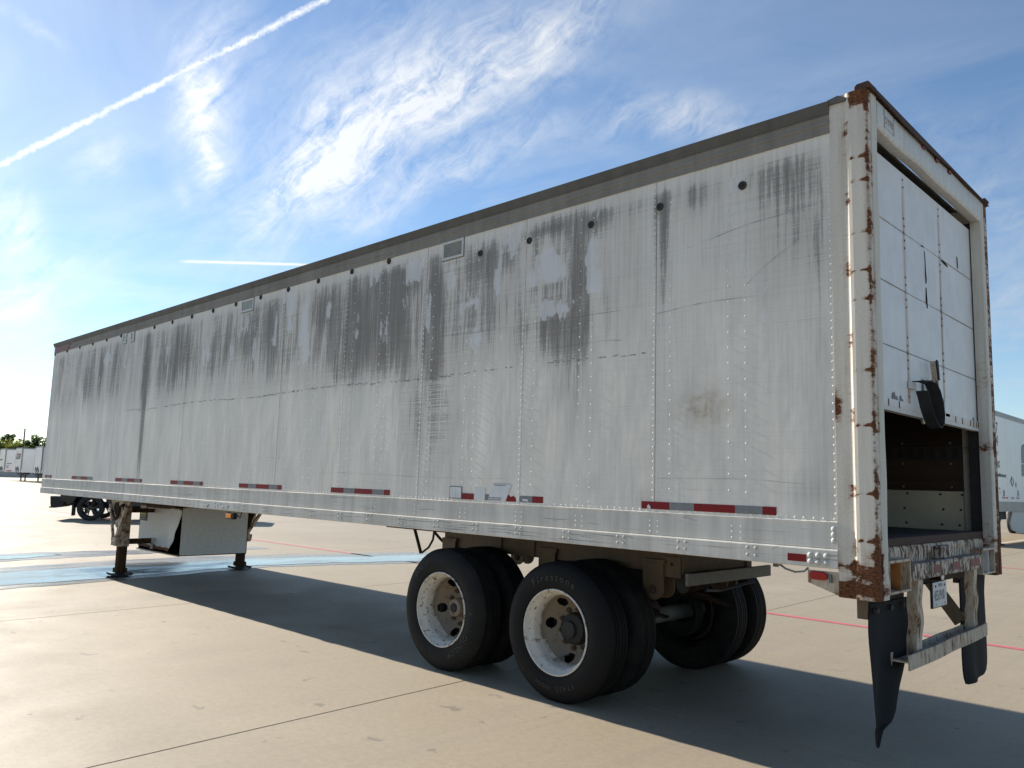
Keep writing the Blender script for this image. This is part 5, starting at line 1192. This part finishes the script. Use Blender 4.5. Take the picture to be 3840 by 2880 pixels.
K(MB().box(-1.5, -.5, .5, 5.3, .38, .55), 'chassis', 'dark'); K(MB().box(-.03, .015, .55, .62, .9, 1.05), 'tail_lamp', 'redlens')

# ------------------------------------------------------------------ wall, lamp post and trees at the back
lw = MB().prism([(-12, 0), (60, 0), (60, 1.15), (13, 1.15), (10, 1.0), (8.5, .6), (8, 0)], 'x', -160.4, -160) if False else MB().prism([(31.5, 0), (75, 0), (75, 1.12), (33.5, 1.12), (32.2, .95), (31.6, .5)], 'x', -160.4, -160)
tag(lw.build('concrete_wall', 'lotwall'), 'long low grey concrete wall behind the row of parked white trailers', 'wall')
lp_ = empty('lamp_post', (-191.9, 45.2, 0), 'tall dark lamp post with one arm standing before the trees', 'lamp post')
MB().tube([(0, 0, 0), (0, 0, 10.1)], [.2, .14], 10).build('pole', 'pole', lp_, smooth=True); MB().box(-.5, .5, -.5, .5, 0, .7).build('footing', 'lotwall', lp_)
MB().beam((0, .05, 10.05), (0, -.55, 10.02), .14, .14).build('arm', 'pole', lp_); MB().box(-.16, .16, -1.25, -.5, 9.94, 10.06).build('lamp_head', 'pole', lp_, bevel=.03)
def tree(x, y, h, wd, kind, label, seed):
    rg = np.random.default_rng(seed); t = empty('tree', (x, y, 0), label, 'tree', 'trees along the back of the lot')
    tk = MB(); tk.tube([(0, 0, 0), (.1, .05, h*.3), (-.1, .1, h*.55), (0, 0, h*.85)], [.28, .22, .14, .04], 8)
    limbs = []
    for k in range(9):
        a = rg.uniform(0, 6.28); z0 = h*rg.uniform(.25, .6); e = (math.cos(a)*wd*.36*rg.uniform(.6, 1.1), math.sin(a)*wd*.36*rg.uniform(.6, 1.1), z0+h*rg.uniform(.12, .36)); limbs.append(e)
        tk.tube([(0, 0, z0), (e[0]*.5, e[1]*.5, z0+(e[2]-z0)*.6), e], [.09, .06, .02], 5)
    tk.build('trunk', 'bark', t, smooth=True)
    cen = [np.array(e) for e in limbs]+[np.array((rg.normal(0, wd*.17), rg.normal(0, wd*.17), h*rg.uniform(.35, .9))) for _ in range(14)]
    cen += [np.array((math.cos(a)*wd*.32, math.sin(a)*wd*.32, h*rg.uniform(.18, .4))) for a in rg.uniform(0, 6.28, 8)]
    n = 3600; vs = np.zeros((n, 4, 3)); 
    ci = rg.integers(0, len(cen), n); d_ = rg.normal(0, 1, (n, 3)); d_ /= np.linalg.norm(d_, axis=1)[:, None]
    rad = wd*.20*rg.uniform(.25, 1.05, n)**.5
    c = np.array(cen)[ci]+d_*rad[:, None]*np.array([1, 1, .85]); c[:, 2] = np.maximum(c[:, 2], .4)
    a = rg.normal(0, 1, (n, 3)); a /= np.linalg.norm(a, axis=1)[:, None]; b = np.cross(a, d_+.3*rg.normal(0, 1, (n, 3))); b /= np.linalg.norm(b, axis=1)[:, None]
    s = rg.uniform(.13, .30, n)[:, None]
    vs[:, 0] = c-a*s; vs[:, 1] = c-b*s*.55; vs[:, 2] = c+a*s; vs[:, 3] = c+b*s*.55
    cr = MB(); cr.v = [tuple(q) for q in vs.reshape(-1, 3)]; cr.f = [(4*i, 4*i+1, 4*i+2, 4*i+3) for i in range(n)]
    cr.build('crown', 'leaf%d' % kind, t)
TREES = [(-206, 42.6, 9.6, 6.0, 0, 'dark green tree at the far left edge, beyond the row of trailers'), (-212, 47.0, 10.2, 3.4, 0, 'dark narrow tree top rising above the yellow-green bushes'),
 (-203, 45.3, 8.3, 5.0, 1, 'yellow-green bushy tree left of the lamp post, under the dark narrow top'), (-204, 47.6, 8.0, 4.8, 1, 'low yellow-green tree right behind the lamp post'),
 (-207, 50.2, 9.3, 4.4, 0, 'dark green tree right of the lamp post'), (-208, 53.2, 9.9, 5.4, 0, 'dark green tree touching the front corner of the old trailer'),
 (-208, 58.5, 9.2, 6, 0, 'dark green tree hidden behind the front of the old trailer'), (-206, 63.5, 8.4, 6, 1, 'yellow-green tree hidden behind the front of the old trailer'),
 (-207, 37.0, 9.0, 6.5, 0, 'dark green tree outside the left edge of the picture'), (-205, 31.0, 7.5, 6, 1, 'yellow-green tree well outside the left edge of the picture'), (-211, 44.6, 7.9, 5.0, 0, 'low dark green tree behind the far left trailer'),
 (-214, 50.0, 7.4, 5.5, 0, 'low dark green tree in the gap behind the lamp post')]
for i, q in enumerate(TREES): tree(*q, seed=40+i)
